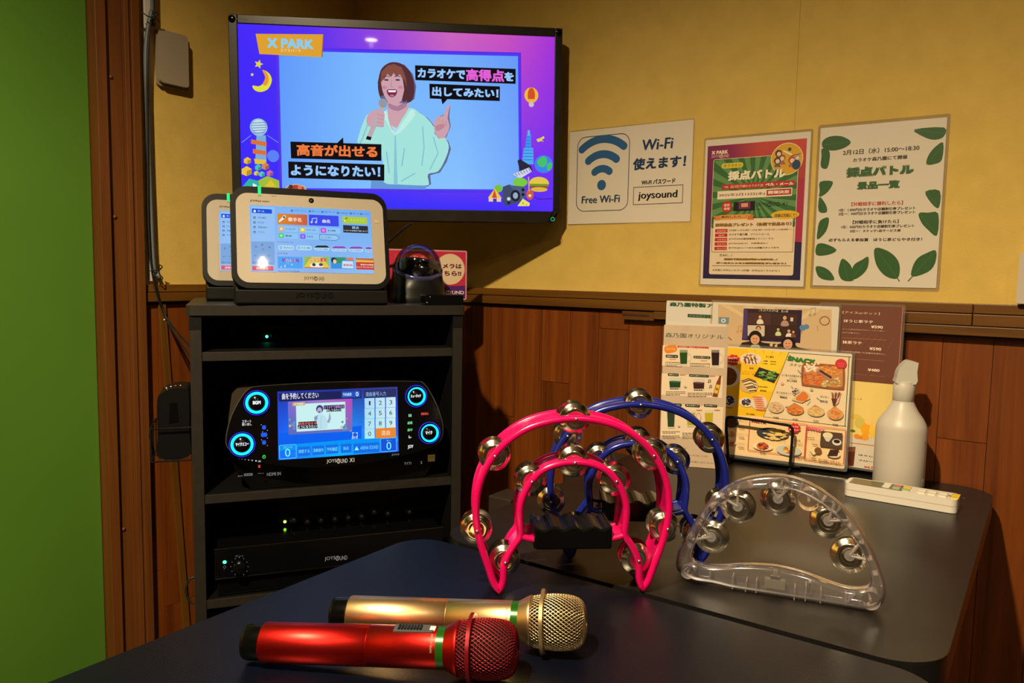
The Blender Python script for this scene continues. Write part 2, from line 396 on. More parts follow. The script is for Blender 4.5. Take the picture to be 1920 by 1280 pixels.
# ceiling downlights
for k, (x, y, wt, cone, bl) in enumerate(LAMPS):
    t = thing('ceiling_light', Matrix.Translation((x, y, ZC)), 'round recessed downlight in the ceiling, %s' % ('above the near end of the table', 'farthest back from the television', 'nearest the right hand wall')[k], 'light', 'recessed downlights')
    obj('trim_ring', MB().lathe([(.036, 0), (.05, 0), (.05, -.004), (.036, -.004), (.036, 0)], WHITEPL, 32, caps=False), t)
    obj('bulb', MB().lathe([(0, -.002), ((.034, .034, .011)[k], -.002)], flatglow((255, 226, 170), 38.), 24, caps=False), t)
    ld = bpy.data.lights.new('downlight', 'SPOT'); ld.energy = wt; ld.color = LAMPCOL; ld.spot_size = math.radians(cone); ld.spot_blend = bl; ld.shadow_soft_size = (.03, .014, .010)[k]
    lo = bpy.data.objects.new('lamp', ld); COL.objects.link(lo); lo.parent = t; lo.location = (0, 0, -.035)

# ================================================================= television across the corner
k97 = .97
TVM = frame(CAM+k97*(np.array([-1.2282, 1.309, 1.3346])-CAM), .7245, 0., .010)
tv = thing('television', TVM, 'large flat screen television mounted high across the corner', 'television')
cm2 = crop(420, 20, .33854)
def corner(*q): return at(TVM, *q)
sx0, sy1 = at(TVM, 445.4, 44.4); sx1, sy0 = at(TVM, 1036.5, 396.5)
ox0, oy1 = sx0-.0185, sy1+.0185; ox1, oy0 = sx1+.0165, sy0-.026
BEZ = mat('television_bezel', (.016, .012, .009), .3, noise=((1, 1, 1), 30, .2))
m = MB(); m.prism([(ox0, oy0+.03), (ox0+.01, oy0), (ox1-.03, oy0), (ox1, oy0+.03), (ox1, oy1), (ox0, oy1)], -.030, -.0025, BEZ)
for q in ((ox0, oy0+.012, sx0, oy1), (sx1, oy0+.03, ox1, oy1), (sx0, sy1, sx1, oy1), (sx0, oy0, sx1, sy0)): m.box((q[0], q[1], -.0025), (q[2], q[3], .004), BEZ)
m.prism([(ox1, oy0+.03), (sx1, oy0+.03), (sx1, oy0), (ox1-.03, oy0)], -.0025, .004, BEZ)
obj('housing', m, tv, bevel=.0015)
obj('rear_cover', MB().prism(rrect(ox0+.07, oy0+.05, ox1-.10, oy1-.05, .03), -.045, -.030, MATTEBLACK, top=rrect(ox0+.05, oy0+.03, ox1-.06, oy1-.03, .03)), tv)
m = MB(); m.box((-.05, -.06, -.16), (.05, .06, -.045), MATTEBLACK); m.box((-.02, -.02, -.26), (.02, .02, -.16), MATTEBLACK)
obj('wall_bracket', m, tv)
for x, y in ((ox0+.008, oy1-.010), (ox1-.008, oy1-.010)): obj('corner_cap', MB().lathe([(.0075, .004), (.0075, .006), (.0055, .0072), (0, .0072)], GLOSSBLACK, 20, Matrix.Translation((x, y, 0))), tv)
x, y = at(TVM, 420+1818*.33854, 20+1155*.33854)
obj('power_light', MB().lathe([(.0042, .0048), (.0046, .0055), (.0036, .0055), (.0034, .0048)], flatglow((30, 190, 140), 1.2), 20, Matrix.Translation((x, y, 0)), caps=False), tv)
P = Print(TVM, .0042, cm2); P.text('REGZA', 68, 41, 135, 53, (92, 84, 70), .01); obj('badge', P.mb, tv)
# picture on the screen
TG = gradient('screen_backdrop', sx0, sx1, sy0, sy1, [(0, (66, 38, 248)), (.22, (84, 46, 240)), (.45, (150, 70, 220)), (.66, (205, 100, 190)), (.84, (200, 80, 190)), (1, (165, 50, 215))],
              [(0, (58, 42, 250)), (.5, (52, 46, 252)), (.86, (60, 42, 250)), (1, (86, 44, 250))])
m = MB(); m.box((sx0-.001, sy0-.001, -.0024), (sx1+.001, sy1+.001, 0), TG); scr = obj('screen', m, tv)
P = Print(TVM, .0001, cm2, 'glow', 1.0)
LB = gradient('screen_pale', *[at(TVM, *cm2(x, 500))[0] for x in (300, 1640)], sy0, sy1, [(0, (92, 150, 250)), (.35, (120, 182, 253)), (.7, (112, 172, 252)), (1, (100, 150, 248))], [(0, (104, 160, 252)), (.4, (132, 192, 254)), (.75, (138, 196, 254)), (1, (118, 172, 252))])
P.poly([(285, 200), (1645, 232), (1650, 1010), (305, 1000)], (86, 48, 232))
P.poly([(296, 212), (1635, 243), (1640, 1000), (316, 990)], (74, 62, 244))
P.poly([(304, 222), (1628, 252), (1634, 990), (322, 982)], LB)
# title card
P.poly([(175, 128), (548, 131), (545, 258), (196, 240)], (222, 160, 48)); P.poly([(548, 131), (540, 258), (545, 258), (552, 133)], (150, 100, 30))
P.text('X PARK', 238, 150, 496, 214, (132, 206, 244), .05); P.text('エクスパーク', 312, 210, 426, 231, (240, 236, 200), .02)
# moon and stars
P.poly([(212, 328), (248, 345), (265, 385), (245, 432), (205, 450), (170, 440), (158, 415), (195, 418), (222, 395), (228, 360)], (226, 222, 60), 4)
P.poly([(212, 328), (238, 345), (248, 385), (232, 415), (215, 405), (228, 370)], (232, 150, 60), 3)
def star(x, y, r, c): P.poly([(x+r*(1 if k % 2 == 0 else .45)*math.sin(PI*k/5+.3), y-r*(1 if k % 2 == 0 else .45)*math.cos(PI*k/5+.3)) for k in range(10)], c)
star(192, 296, 26, (222, 210, 70)); star(156, 354, 11, (225, 220, 120))
# tower at the left
P.poly([(180, 690), (232, 690), (236, 850), (172, 850)], (120, 170, 220)); P.disc(192, 645, 50, (150, 190, 220)); P.disc(192, 640, 38, (190, 220, 235))
for k in range(5): P.line([(148+k*3, 622+k*14), (238-k*3, 618+k*14)], .0012, (90, 110, 160))
P.poly([(150, 712), (236, 728), (236, 752), (150, 736)], (222, 112, 50)); P.poly([(160, 765), (236, 778), (236, 800), (160, 790)], (222, 112, 50)); P.poly([(166, 820), (232, 826), (226, 850), (172, 846)], (232, 190, 50))
P.disc(272, 805, 34, (90, 130, 246)); P.line([(240, 690), (300, 730)], .0012, (120, 160, 250)); P.line([(150, 690), (98, 730)], .0012, (120, 160, 250))
for x, y, s, c in ((130, 830, 20, (232, 190, 60)), (126, 888, 28, (238, 196, 60)), (190, 868, 18, (80, 190, 180)), (230, 862, 20, (220, 130, 90)), (255, 900, 18, (200, 110, 170)), (210, 905, 16, (90, 200, 200)), (180, 900, 14, (220, 200, 90))):
    P.poly([(x-s, y-s*.4), (x, y-s), (x+s, y-s*.4), (x+s, y+s*.6), (x, y+s), (x-s, y+s*.6)], c); P.poly([(x, y), (x+s, y-s*.4), (x+s, y+s*.6), (x, y+s)], tuple(int(v*.75) for v in c))
P.poly([(104, 972), (140, 930), (200, 945), (215, 985), (110, 985)], (50, 180, 160)); P.poly([(190, 940), (240, 915), (305, 940), (308, 990), (200, 990)], (160, 190, 60)); P.poly([(225, 975), (260, 935), (290, 975)], (225, 190, 50)); P.poly([(160, 955), (185, 968), (160, 982)], (240, 240, 250))
P.poly([(335, 992), (350, 968), (395, 958), (445, 968), (460, 994)], (196, 176, 140)); P.poly([(345, 985), (360, 970), (400, 964), (440, 975), (446, 990)], (178, 60, 50)); P.disc(370, 975, 12, (70, 50, 40)); P.disc(420, 978, 12, (220, 120, 90))
# balloon, city, globe, plane at the right
P.disc(1702, 468, 38, (238, 186, 60), 44); P.disc(1702, 468, 20, (210, 80, 40), 42); P.poly([(1672, 490), (1732, 490), (1712, 516), (1692, 516)], (232, 180, 70)); P.disc(1702, 520, 14, (206, 190, 200))
for q, c in ((((1676, 690), (1700, 690), (1700, 765), (1668, 765)), (60, 150, 235)), (((1660, 760), (1712, 760), (1714, 850), (1650, 850)), (80, 170, 240)), (((1682, 662), (1694, 662), (1696, 692), (1680, 692)), (90, 180, 240))): P.poly(q, c)
for k in range(8): P.line([(1656+(k < 4)*14, 700+k*18), (1710-(k < 4)*14, 700+k*18)], .0011, (30, 90, 200))
P.poly([(1730, 712), (1752, 705), (1770, 694), (1776, 704), (1760, 716), (1772, 726), (1756, 722), (1738, 728)], (220, 206, 80))
P.disc(1770, 850, 50, (60, 130, 235)); P.poly([(1735, 830), (1770, 805), (1790, 830), (1775, 865), (1745, 860)], (70, 190, 110), 3); P.poly([(1790, 850), (1815, 840), (1812, 880), (1790, 885)], (70, 190, 110), 2)
P.poly([(1625, 830), (1640, 822), (1700, 860), (1710, 890), (1640, 895)], (40, 36, 60)); P.poly([(1600, 905), (1690, 868), (1705, 890), (1640, 930)], (206, 212, 230))
for k in range(6): P.line([(1612+k*15, 902-k*6), (1626+k*14, 915-k*5)], .0012, (50, 50, 70))
P.disc(1640, 950, 40, (120, 200, 60), 26); P.disc(1520, 985, 22, (120, 190, 60)); P.disc(1745, 955, 54, (228, 196, 70), 36); P.rect(1694, 958, 1797, 972, (110, 150, 50)); P.rect(1698, 970, 1792, 984, (150, 80, 40)); P.disc(1745, 990, 46, (222, 180, 70), 14)
P.poly([(1544, 975), (1580, 962), (1648, 990), (1648, 1058), (1560, 1082), (1544, 1060)], (62, 74, 104)); P.poly([(1580, 966), (1672, 975), (1668, 1035), (1648, 1045)], (78, 92, 126)); P.disc(1614, 1024, 26, (28, 30, 46), 32); P.disc(1614, 1024, 14, (150, 170, 200), 18); P.disc(1577, 1042, 10, (200, 206, 220)); P.disc(1577, 1064, 9, (30, 34, 50)); P.disc(1656, 992, 9, (24, 26, 40)); P.disc(1656, 1018, 9, (24, 26, 40))
P.poly([(1462, 1036), (1500, 984), (1538, 1038)], (232, 196, 60)); P.poly([(1484, 1038), (1498, 990), (1512, 1038)], (206, 70, 50)); P.rect(1466, 1036, 1534, 1058, (226, 200, 190)); P.rect(1490, 1040, 1510, 1058, (70, 60, 150))
P.poly([(1625, 1082), (1655, 1040), (1694, 1066), (1690, 1082)], (232, 222, 110)); P.disc(1656, 1066, 6, (190, 170, 60)); P.disc(1675, 1074, 4, (190, 170, 60))
P.disc(1694, 1018, 20, (206, 90, 60), 30); P.line([(1690, 1000), (1686, 920)], .003, (200, 160, 110)); P.disc(1694, 1024, 8, (236, 220, 190))
P.line([(1720, 1030), (1740, 1045), (1820, 1040)], .0012, (26, 22, 60))
# singer: shadow, jeans, hooded jacket, neck, face, hair, hands and microphone
SH = (96, 104, 150); HD = (164, 226, 220); HD2 = (132, 196, 212); HD3 = (190, 238, 226); SK = (204, 160, 172); SK2 = (170, 124, 146); HR = (84, 46, 54); HR2 = (132, 78, 66)
body = [(1040, 540), (1075, 560), (1118, 590), (1160, 640), (1185, 695), (1230, 715), (1245, 760), (1222, 830), (1185, 890), (1130, 905), (1135, 955), (1115, 968), (960, 962), (900, 958), (880, 930), (880, 830), (840, 745), (745, 740), (750, 680), (775, 610), (800, 572), (880, 560), (905, 545), (940, 540)]
P.poly([(x+12, y+6) for x, y in body], SH); P.poly([(815, 940), (1118, 955), (1118, 990), (812, 985)], (100, 150, 214)); P.poly(body, HD, 3)
P.poly([(1040, 545), (1010, 590), (948, 668), (925, 640), (905, 560), (880, 575), (915, 640), (945, 690), (1000, 650), (1060, 575)], HD3, 2)
P.poly([(945, 690), (952, 690), (962, 960), (940, 960)], HD2)
for a in ([(800, 620), (770, 700), (752, 738)], [(1100, 640), (1108, 760), (1095, 860)], [(1160, 700), (1185, 790), (1140, 880)], [(1000, 760), (985, 860)], [(900, 780), (915, 900)], [(1060, 900), (980, 945)]): P.line(a, .0028, HD2)
P.line([(1180, 700), (1225, 712)], .004, (200, 220, 170)); P.poly([(905, 560), (915, 500), (1010, 495), (1020, 545), (985, 600), (945, 668), (918, 630)], SK, 2); P.poly([(925, 635), (945, 680), (985, 636), (960, 652)], (176, 214, 240))
P.poly([(912, 512), (960, 530), (1008, 500), (1010, 530), (965, 556), (916, 540)], SK2, 2)
P.poly([(938, 285), (1000, 300), (1045, 350), (1065, 420), (1055, 490), (1015, 514), (870, 505), (862, 440), (850, 400), (868, 330), (900, 298)], SH)
P.poly([(938, 285), (990, 298), (1035, 345), (1055, 420), (1045, 492), (1012, 506), (990, 440), (880, 470), (866, 482), (852, 420), (866, 335), (898, 298)], HR, 3)
P.poly([(872, 378), (900, 345), (960, 345), (990, 375), (1000, 430), (990, 488), (955, 518), (915, 512), (888, 470), (874, 425)], SK, 3)
P.poly([(868, 400), (872, 340), (905, 305), (940, 295), (985, 315), (1008, 375), (1012, 420), (995, 395), (975, 350), (955, 368), (940, 345), (925, 368), (905, 350), (890, 378), (876, 388)], HR2, 0)
P.poly([(990, 380), (1006, 400), (1008, 500), (985, 495), (998, 440)], HR, 2)
for x in (900, 962): P.disc(x, 384, 13, (70, 40, 60), 5); P.line([(x-18, 366), (x, 361), (x+17, 366)], .0014, (90, 50, 60))
P.line([(930, 385), (924, 420), (938, 425)], .0012, SK2); P.disc(888, 425, 14, (204, 130, 150), 9); P.disc(978, 425, 14, (204, 130, 150), 9)
P.poly([(902, 440), (930, 436), (958, 440), (952, 468), (930, 480), (910, 468)], (120, 40, 70), 3); P.poly([(908, 441), (954, 441), (950, 452), (912, 452)], (240, 236, 246)); P.disc(931, 470, 12, (200, 110, 140), 6)
P.poly([(790, 595), (815, 560), (850, 550), (885, 560), (888, 600), (860, 640), (800, 640)], SK, 3)
P.poly([(786, 712), (812, 716), (895, 520), (868, 505)], (186, 170, 178)); P.poly([(786, 712), (812, 718), (818, 700), (792, 694)], (20, 18, 24)); P.disc(880, 512, 24, (150, 150, 160), 26)
for k in range(4): P.poly([(846+k*3, 556+k*22), (884, 566+k*20), (886, 582+k*20), (850, 574+k*22)], SK if k % 2 else (206, 160, 168), 2); P.line([(848, 574+k*22), (884, 584+k*20)], .001, SK2)
P.poly([(1226, 570), (1238, 525), (1252, 528), (1248, 590), (1256, 640), (1232, 700), (1190, 708), (1166, 680), (1164, 620), (1190, 588)], (110, 110, 150))
P.poly([(1216, 580), (1236, 526), (1250, 526), (1238, 595), (1250, 640), (1226, 698), (1192, 706), (1166, 670), (1164, 615), (1185, 588)], SK, 2)
for k in range(3): P.poly([(1172+k*20, 598+k*6), (1190+k*20, 596+k*6), (1196+k*18, 636), (1178+k*18, 640)], (206, 158, 166), 2); P.line([(1192+k*18, 600+k*6), (1198+k*16, 640)], .001, SK2)
P.poly([(1170, 640), (1215, 626), (1220, 646), (1180, 668)], (186, 134, 150), 2)
# captions
K = (14, 12, 18); LT = (150, 200, 255)
P.poly([(1058, 303), (1615, 323), (1615, 406), (1060, 385)], K); P.text('カラオケで', 1072, 318, 1336, 380, LT, .06, 0, 0); P.text('高得点', 1340, 322, 1552, 396, (226, 96, 214), .05); P.text('を', 1552, 340, 1605, 392, LT, .06)
P.poly([(1137, 405), (1528, 420), (1527, 501), (1140, 487)], K); P.poly([(1202, 487), (1238, 490), (1210, 520)], K); P.text('出してみたい！', 1152, 420, 1520, 485, LT, .06)
P.poly([(368, 725), (872, 740), (872, 832), (372, 818)], K); P.poly([(625, 735), (662, 735), (660, 702)], K); P.text('高音が出せる', 402, 738, 850, 814, (236, 122, 62), .05)
P.poly([(356, 835), (888, 852), (888, 942), (358, 926)], K); P.text('ようになりたい！', 370, 852, 866, 922, LT, .055)
obj('picture', P.mb, scr)
# ================================================================= equipment rack in the corner
RM = frame((-1.0992, .9937, 0), .9557)
T_ = Matrix.Translation
def RX(a): return Matrix.Rotation(math.radians(a), 4, 'X')
def RY(a): return Matrix.Rotation(math.radians(a), 4, 'Y')
def RZ(a): return Matrix.Rotation(math.radians(a), 4, 'Z')
UPY = RX(-90)      # lathe axis z -> local up
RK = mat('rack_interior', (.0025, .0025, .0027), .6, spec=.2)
rack = thing('equipment_rack', RM, 'tall dark grey open equipment rack standing across the corner', 'rack')
m = MB(); m.prism([(x, -z) for x, z in rrect(-.2556, -.41, .2556, .004, .012)], .914, .932, DARKGREY, RX(-90))
obj('top_board', m, rack, bevel=.0015)
for s in (-1, 1):
    m = MB(); a, b = sorted((s*.2308, s*.25)); m.box((a, .02, -.40), (b, .914, 0), DARKGREY)
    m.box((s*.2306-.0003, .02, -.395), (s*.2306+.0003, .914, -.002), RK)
    sp = obj('side_panel', m, rack, bevel=.0008)
    obj('overhang_shade', MB().box((a-.0004, .889, -.03), (b+.0004, .914, .0008), MATTEBLACK), sp)  # black piece stands in for the top board's shadow on the post
for y1 in (.848, .5879, .3908, .12):
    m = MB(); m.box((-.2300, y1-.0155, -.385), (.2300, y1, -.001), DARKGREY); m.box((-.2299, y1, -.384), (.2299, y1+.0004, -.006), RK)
    obj('shelf', m, rack, bevel=.0008)
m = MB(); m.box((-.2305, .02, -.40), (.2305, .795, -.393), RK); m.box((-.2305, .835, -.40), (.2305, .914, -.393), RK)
obj('back_panel', m, rack)
for x in (-.22, .22):
    for z in (-.37, -.03): obj('foot', MB().lathe([(.016, 0), (.018, .02)], MATTEBLACK, 16, T_((x, 0, z)) @ UPY), rack)
def cyl(r, z0, z1, mm, x, y, n=24): return MB().lathe([(r, z0), (r, z1)], mm, n, T_((x, y, 0)))
# small mixer on the top shelf
t = thing('mini_mixer', RM, 'small black audio box with a green light on the top shelf of the rack', 'audio mixer')
c7 = crop(440, 570, .21875)
x0, y1 = at(RM, 440+225*.21875, 570+140*.21875, -.19); x1, y0 = at(RM, 440+790*.21875, 570+280*.21875, -.19)
m = MB(); m.box((x0, .8486, -.34), (x1, .8486+(y1-y0), -.19), mat('mixer_black', (.004, .004, .0045), .45, spec=.25)); obj('case', m, t, bevel=.002)
dy = .8486-y0
for cx in (345, 445, 585, 690):
    x, y = at(RM, *c7(cx, 228), -.19); obj('knob', MB().lathe([(.0085, -.19), (.0085, -.180), (.0075, -.178), (0, -.178)], BLACK, 20, T_((x, y+dy, 0))), t)
x, y = at(RM, *c7(275, 242), -.19); obj('power_light', MB().ball((x, y+dy, -.189), .0028, flatglow((60, 255, 190), 5.)), t)
P = Print(RM, -.1895, c7, 'ink'); P.lines(465, 150, 575, 172, 2, (70, 70, 70)); obj('lettering', P.mb, t)
# ----------------------------------------------------------------- karaoke player
XM = frame((-1.0849, .9933, .7127), .9281, .1013, .0093)
XI = RM.inverted() @ XM
pl = thing('karaoke_player', XM, 'black karaoke player with glowing blue dials and touch screen in the rack', 'karaoke machine')
c6 = crop(270, 550, .328125); ca = crop(420, 700, .171920); cb = crop(720, 700, .171858)
OUT = smooth_poly([at(XM, *c6(*q)) for q in [(465, 850), (478, 760), (505, 680), (555, 590), (600, 542), (660, 528), (900, 512), (1200, 501), (1540, 500), (1600, 512), (1645, 575), (1685, 660), (1710, 750), (1704, 825), (1655, 872), (1500, 920), (1300, 962), (1050, 990), (850, 990), (650, 962), (540, 932), (490, 900)]], 4)
cx = sum(a for a, b in OUT)/len(OUT); cy = sum(b for a, b in OUT)/len(OUT)
sc = lambda k: [(cx+(a-cx)*k, cy+(b-cy)*k) for a, b in OUT]
EDGE = mat('player_edge', (.045, .045, .05), .25)
m = MB(); m.prism(OUT, -.016, -.001, GLOSSBLACK, smooth=True); m.prism(OUT, -.001, .0, EDGE, top=sc(.992), smooth=True)
m.prism(sc(.9905), 0, .0002, GLOSSBLACK)
obj('front_panel', m, pl)
BRONZE = mat('player_bronze', (.055, .042, .028), .35, metal=.5)
m = MB(); q = [at(XM, *c6(*p)) for p in [(485, 900), (480, 720), (500, 575), (530, 545), (660, 535), (1560, 520), (1640, 600), (1680, 720), (1640, 880), (1500, 920), (600, 940)]]
m.prism(q, -.16, -.016, BRONZE); obj('rear_housing', m, pl, bevel=.004)
m = MB(); m.prism([(-.188, .672), (.208, .676), (.205, .63), (.180, .590), (-.150, .590), (-.178, .63)], -.27, -.014, GLOSSBLACK, XI.inverted()); obj('base', m, pl, bevel=.004)
P = Print(XM, .0004, c6, 'light', 1.0)
BG = gradient('player_screen', *[at(XM, x, 780)[0] for x in (519, 747)], at(XM, 630, 855)[1], at(XM, 630, 730)[1], [(0, (22, 40, 150)), (.5, (20, 34, 130)), (1, (40, 48, 130))], [(0, (10, 90, 235)), (.5, (0, 150, 240)), (1, (16, 90, 225))], 1.45)
P.poly([(762, 560), (1448, 533), (1455, 903), (768, 952)], BG)
P.poly([(770, 572), (1242, 552), (1243, 598), (772, 618)], (26, 32, 84)); P.poly([(1254, 552), (1440, 542), (1441, 590), (1255, 597)], (44, 48, 96))
P.poly([(768, 800), (1243, 755), (1243, 830), (770, 868)], (4, 96, 240)); P.poly([(768, 868), (1448, 812), (1452, 845), (770, 900)], (0, 150, 245))
P.text('曲を予約してください', 788, 570, 998, 598, (236, 240, 255), .03)
P.poly([(1130, 560), (1236, 556), (1236, 592), (1130, 596)], (30, 84, 190)); P.text('予約曲数', 1135, 568, 1187, 585, (200, 226, 255), .03); P.text('0', 1210, 561, 1226, 587, (220, 240, 255), .03)
P.poly([(822, 618), (1190, 600), (1190, 786), (826, 808)], gradient('player_clip', *[at(XM, *c6(x, 700))[0] for x in (822, 1190)], at(XM, *c6(1000, 800))[1], at(XM, *c6(1000, 605))[1], [(0, (130, 110, 210)), (.5, (170, 130, 210)), (1, (190, 70, 200))], [(0, (90, 110, 200)), (1, (110, 120, 190))], .9))
P.poly([(868, 632), (1150, 618), (1152, 772), (872, 790)], (200, 240, 240)); P.poly([(848, 624), (920, 620), (921, 638), (850, 643)], (206, 176, 110)); P.text('X PARK', 858, 626, 912, 636, (220, 240, 250), .03)
P.disc(1004, 660, 21, (62, 58, 110), 22); P.disc(1003, 668, 14, (176, 176, 210), 17); P.disc(1002, 676, 6, (110, 70, 110), 4); P.poly([(970, 735), (978, 705), (998, 690), (1014, 688), (1036, 700), (1050, 730), (1046, 773), (978, 781)], (186, 224, 236)); P.poly([(1044, 735), (1056, 712), (1058, 684), (1063, 684), (1068, 716), (1058, 740)], (150, 160, 200)); P.disc(982, 712, 11, (160, 160, 200), 12); P.line([(976, 728), (992, 694)], .0012, (110, 120, 160)); P.line([(1012, 700), (1010, 776)], .0006, (140, 190, 206))
for (q, tx, cc) in (((1028, 642, 1144, 654), 'カラオケで高得点を', (200, 150, 240)), ((1044, 660, 1126, 670), '出してみたい！', (220, 240, 255)), ((884, 736, 985, 748), '高音が出せる', (236, 120, 110)), ((880, 754, 990, 766), 'ようになりたい！', (230, 240, 255))):
    P.rect(q[0]-2, q[1]-2, q[2]+2, q[3]+2, (14, 14, 30)); P.text(tx, *q, cc, .03)
for k in range(14): P.disc(random.choice((random.uniform(828, 862), random.uniform(1120, 1186))), random.uniform(720, 785), 7, random.choice(((90, 160, 200), (120, 140, 190), (200, 190, 140), (80, 120, 170))))
# key pad
KP = gradient('keypad_white', *[at(XM, *c6(x, 700))[0] for x in (1256, 1440)], at(XM, *c6(1350, 820))[1], at(XM, *c6(1350, 600))[1], [(0, (170, 220, 250)), (1, (206, 240, 252))], [(0, (170, 236, 250)), (1, (216, 246, 240))], .95)
XS = (1258, 1320, 1380, 1440); YS = (600, 659, 718, 777, 832)
for r in range(4):
    for c in range(3):
        sl = -6.5*c
        if r < 3 or c == 0:
            P.rect(XS[c]+2, YS[r]+sl*.4-1, XS[c+1]-2, YS[r+1]+sl*.4-5, KP); d = '123456789000'[r*3+c]; xx = (XS[c]+XS[c+1])/2; yy = (YS[r]+YS[r+1])/2-3+sl*.4; P.text(d, xx-(5 if d == '1' else 9), yy-12, xx+(6 if d == '1' else 9), yy+12, (30, 44, 60), .01)
P.rect(1322, 771, 1440, 821, (232, 136, 48)); P.text('選曲', 1355, 783, 1406, 809, (250, 226, 190), .02); P.text('選曲番号入力', 1266, 563, 1382, 584, (150, 190, 250), .01)
P.line([(1192, 805), (1192, 795), (1202, 795)], .0012, (240, 250, 255)); P.line([(1210, 795), (1219, 795), (1219, 804)], .0012, (240, 250, 255)); P.line([(1192, 808), (1192, 818), (1202, 818)], .0012, (240, 250, 255)); P.line([(1210, 818), (1219, 818), (1219, 808)], .0012, (240, 250, 255)); P.text('最大化', 1186, 820, 1222, 830, (230, 240, 255), .02)
P.frame(772, 866, 872, 940, (110, 220, 250), .0008, .1); P.text('スピード', 794, 872, 847, 884, (150, 240, 250), .02); P.text('0', 804, 886, 838, 932, (120, 250, 250), .02)
P.rect(1350, 828, 1444, 899, (20, 84, 220)); P.frame(1350, 828, 1444, 899, (110, 220, 250), .0008, .1); P.text('キー', 1386, 835, 1411, 845, (150, 240, 250), .02); P.text('0', 1384, 848, 1414, 892, (120, 250, 250), .02)
for x0, x1, y0, tx in ((878, 950, 880, '検索する'), (962, 1030, 874, '演奏操作'), (1040, 1110, 868, '予約確認'), (1124, 1186, 863, '採点')):
    P.rect(x0, y0-3, x1, y0+44, (14, 110, 232)); P.text(tx, x0+4+(10 if tx == '採点' else 0), y0+12, x1-4-(12 if tx == '採点' else 0), y0+30, (130, 240, 250), .02)
P.rect(1196, 858, 1342, 904, (14, 110, 232)); P.poly([(1202, 896), (1215, 872), (1228, 894)], (150, 240, 250)); P.text('ARENA SOUND', 1236, 872, 1338, 886, (120, 230, 250), .02)
scn = obj('touch_screen', P.mb, pl)
# panel lettering and small lit keys
def pan(name, fn, M=XM, z=.0004, st=.9, loc=None):
    P = Print(M, z, c6, 'light', st); fn(P); return obj(name, P.mb, pl, loc)
def f(P): logo(P, 1043, 948, 1164, 972, (222, 206, 180), .02, -.045); P.text('X1', 1174, 940, 1202, 962, (222, 206, 180), .03)
pan('logo', f); pan('model_lettering', lambda P: P.text('JS-FX10', 1415, 916, 1458, 926, (150, 150, 150), .02))
def f(P): P.text('スタート', 560, 722, 614, 738, (220, 222, 230), .04); P.text('歌い直し', 560, 740, 616, 754, (220, 222, 230), .04)
pan('start_button', f)
for x0, x1, y in ((675, 697, 764), (668, 704, 806), (675, 697, 850)): pan('effect_key', lambda P: P.rect(x0, y-10, x1, y+12, (36, 96, 250), .3))
for x, y in ((670, 750), (678, 790), (672, 836), (705, 782), (705, 826), (705, 868)): pan('key_dot', lambda P: P.disc(x, y, 2.2, (200, 200, 220)))
def f(P): P.ring(686, 933, 10, 6.5, (70, 230, 110)); P.line([(686, 926), (686, 934)], .001, (70, 230, 110))
pan('power_button', f)
for k, x in enumerate((545, 560, 578, 598, 618, 640)): pan('level_light', lambda P: P.disc(x, 944+k*2.4, 1.5+.55*k, (130+20*k, 130+20*k, 150+16*k)))
pan('level_light', lambda P: P.rect(652, 954, 668, 963, (150, 150, 160))); pan('warning_light', lambda P: P.rect(653, 980, 664, 995, (250, 70, 60)))
for y, tx, cc in ((697, 'Ⅱ', (170, 255, 200)), (739, '曲頭', (120, 240, 150)), (779, '曲中', (120, 240, 150)), (819, '♭', (220, 240, 230))):
    w = 8 if len(tx) == 1 else 14; pan('transport_key', lambda P: P.text(tx, 1520-w, y-8, 1520+w, y+8, cc, .04))
pan('stop_button', lambda P: P.text('演奏停止', 1582, 680, 1627, 694, (255, 90, 80), .04)); pan('joy_button', lambda P: P.text('JOY', 1507, 866, 1540, 887, (240, 242, 250), .05))
def sock(name, fn): return pan(name, fn, RM, -.0135, .8, XI.inverted())
def f(P): P.text('マイク1', 1487, 962, 1527, 978, (150, 150, 150), .01); P.text('2', 1580, 958, 1590, 972, (150, 150, 150), .01)
sock('microphone_socket_lettering', f)
def f(P): P.rect(1622, 922, 1662, 958, (96, 74, 30)); P.text('Hi-Res', 1627, 930, 1657, 940, (40, 30, 12), .01)
sock('gold_badge', f)
def f(P): P.rect(572, 1029, 620, 1040, (120, 120, 124)); P.text('MUSIC', 577, 1031, 614, 1038, (12, 12, 12), .03)
sock('music_badge', f)
sock('video_socket_lettering', lambda P: (P.text('HDMI IN', 702, 1024, 782, 1038, (130, 130, 134), .03), P.lines(650, 1026, 696, 1036, 1, (90, 80, 78))))
sock('usb_symbol', lambda P: (P.line([(540, 1044), (565, 1041)], .0009, (140, 140, 144)), P.disc(540, 1044, 3, (140, 140, 144))))
CY = flatglow((20, 205, 255), 2.0); BL = flatglow((52, 40, 250), 3.5)
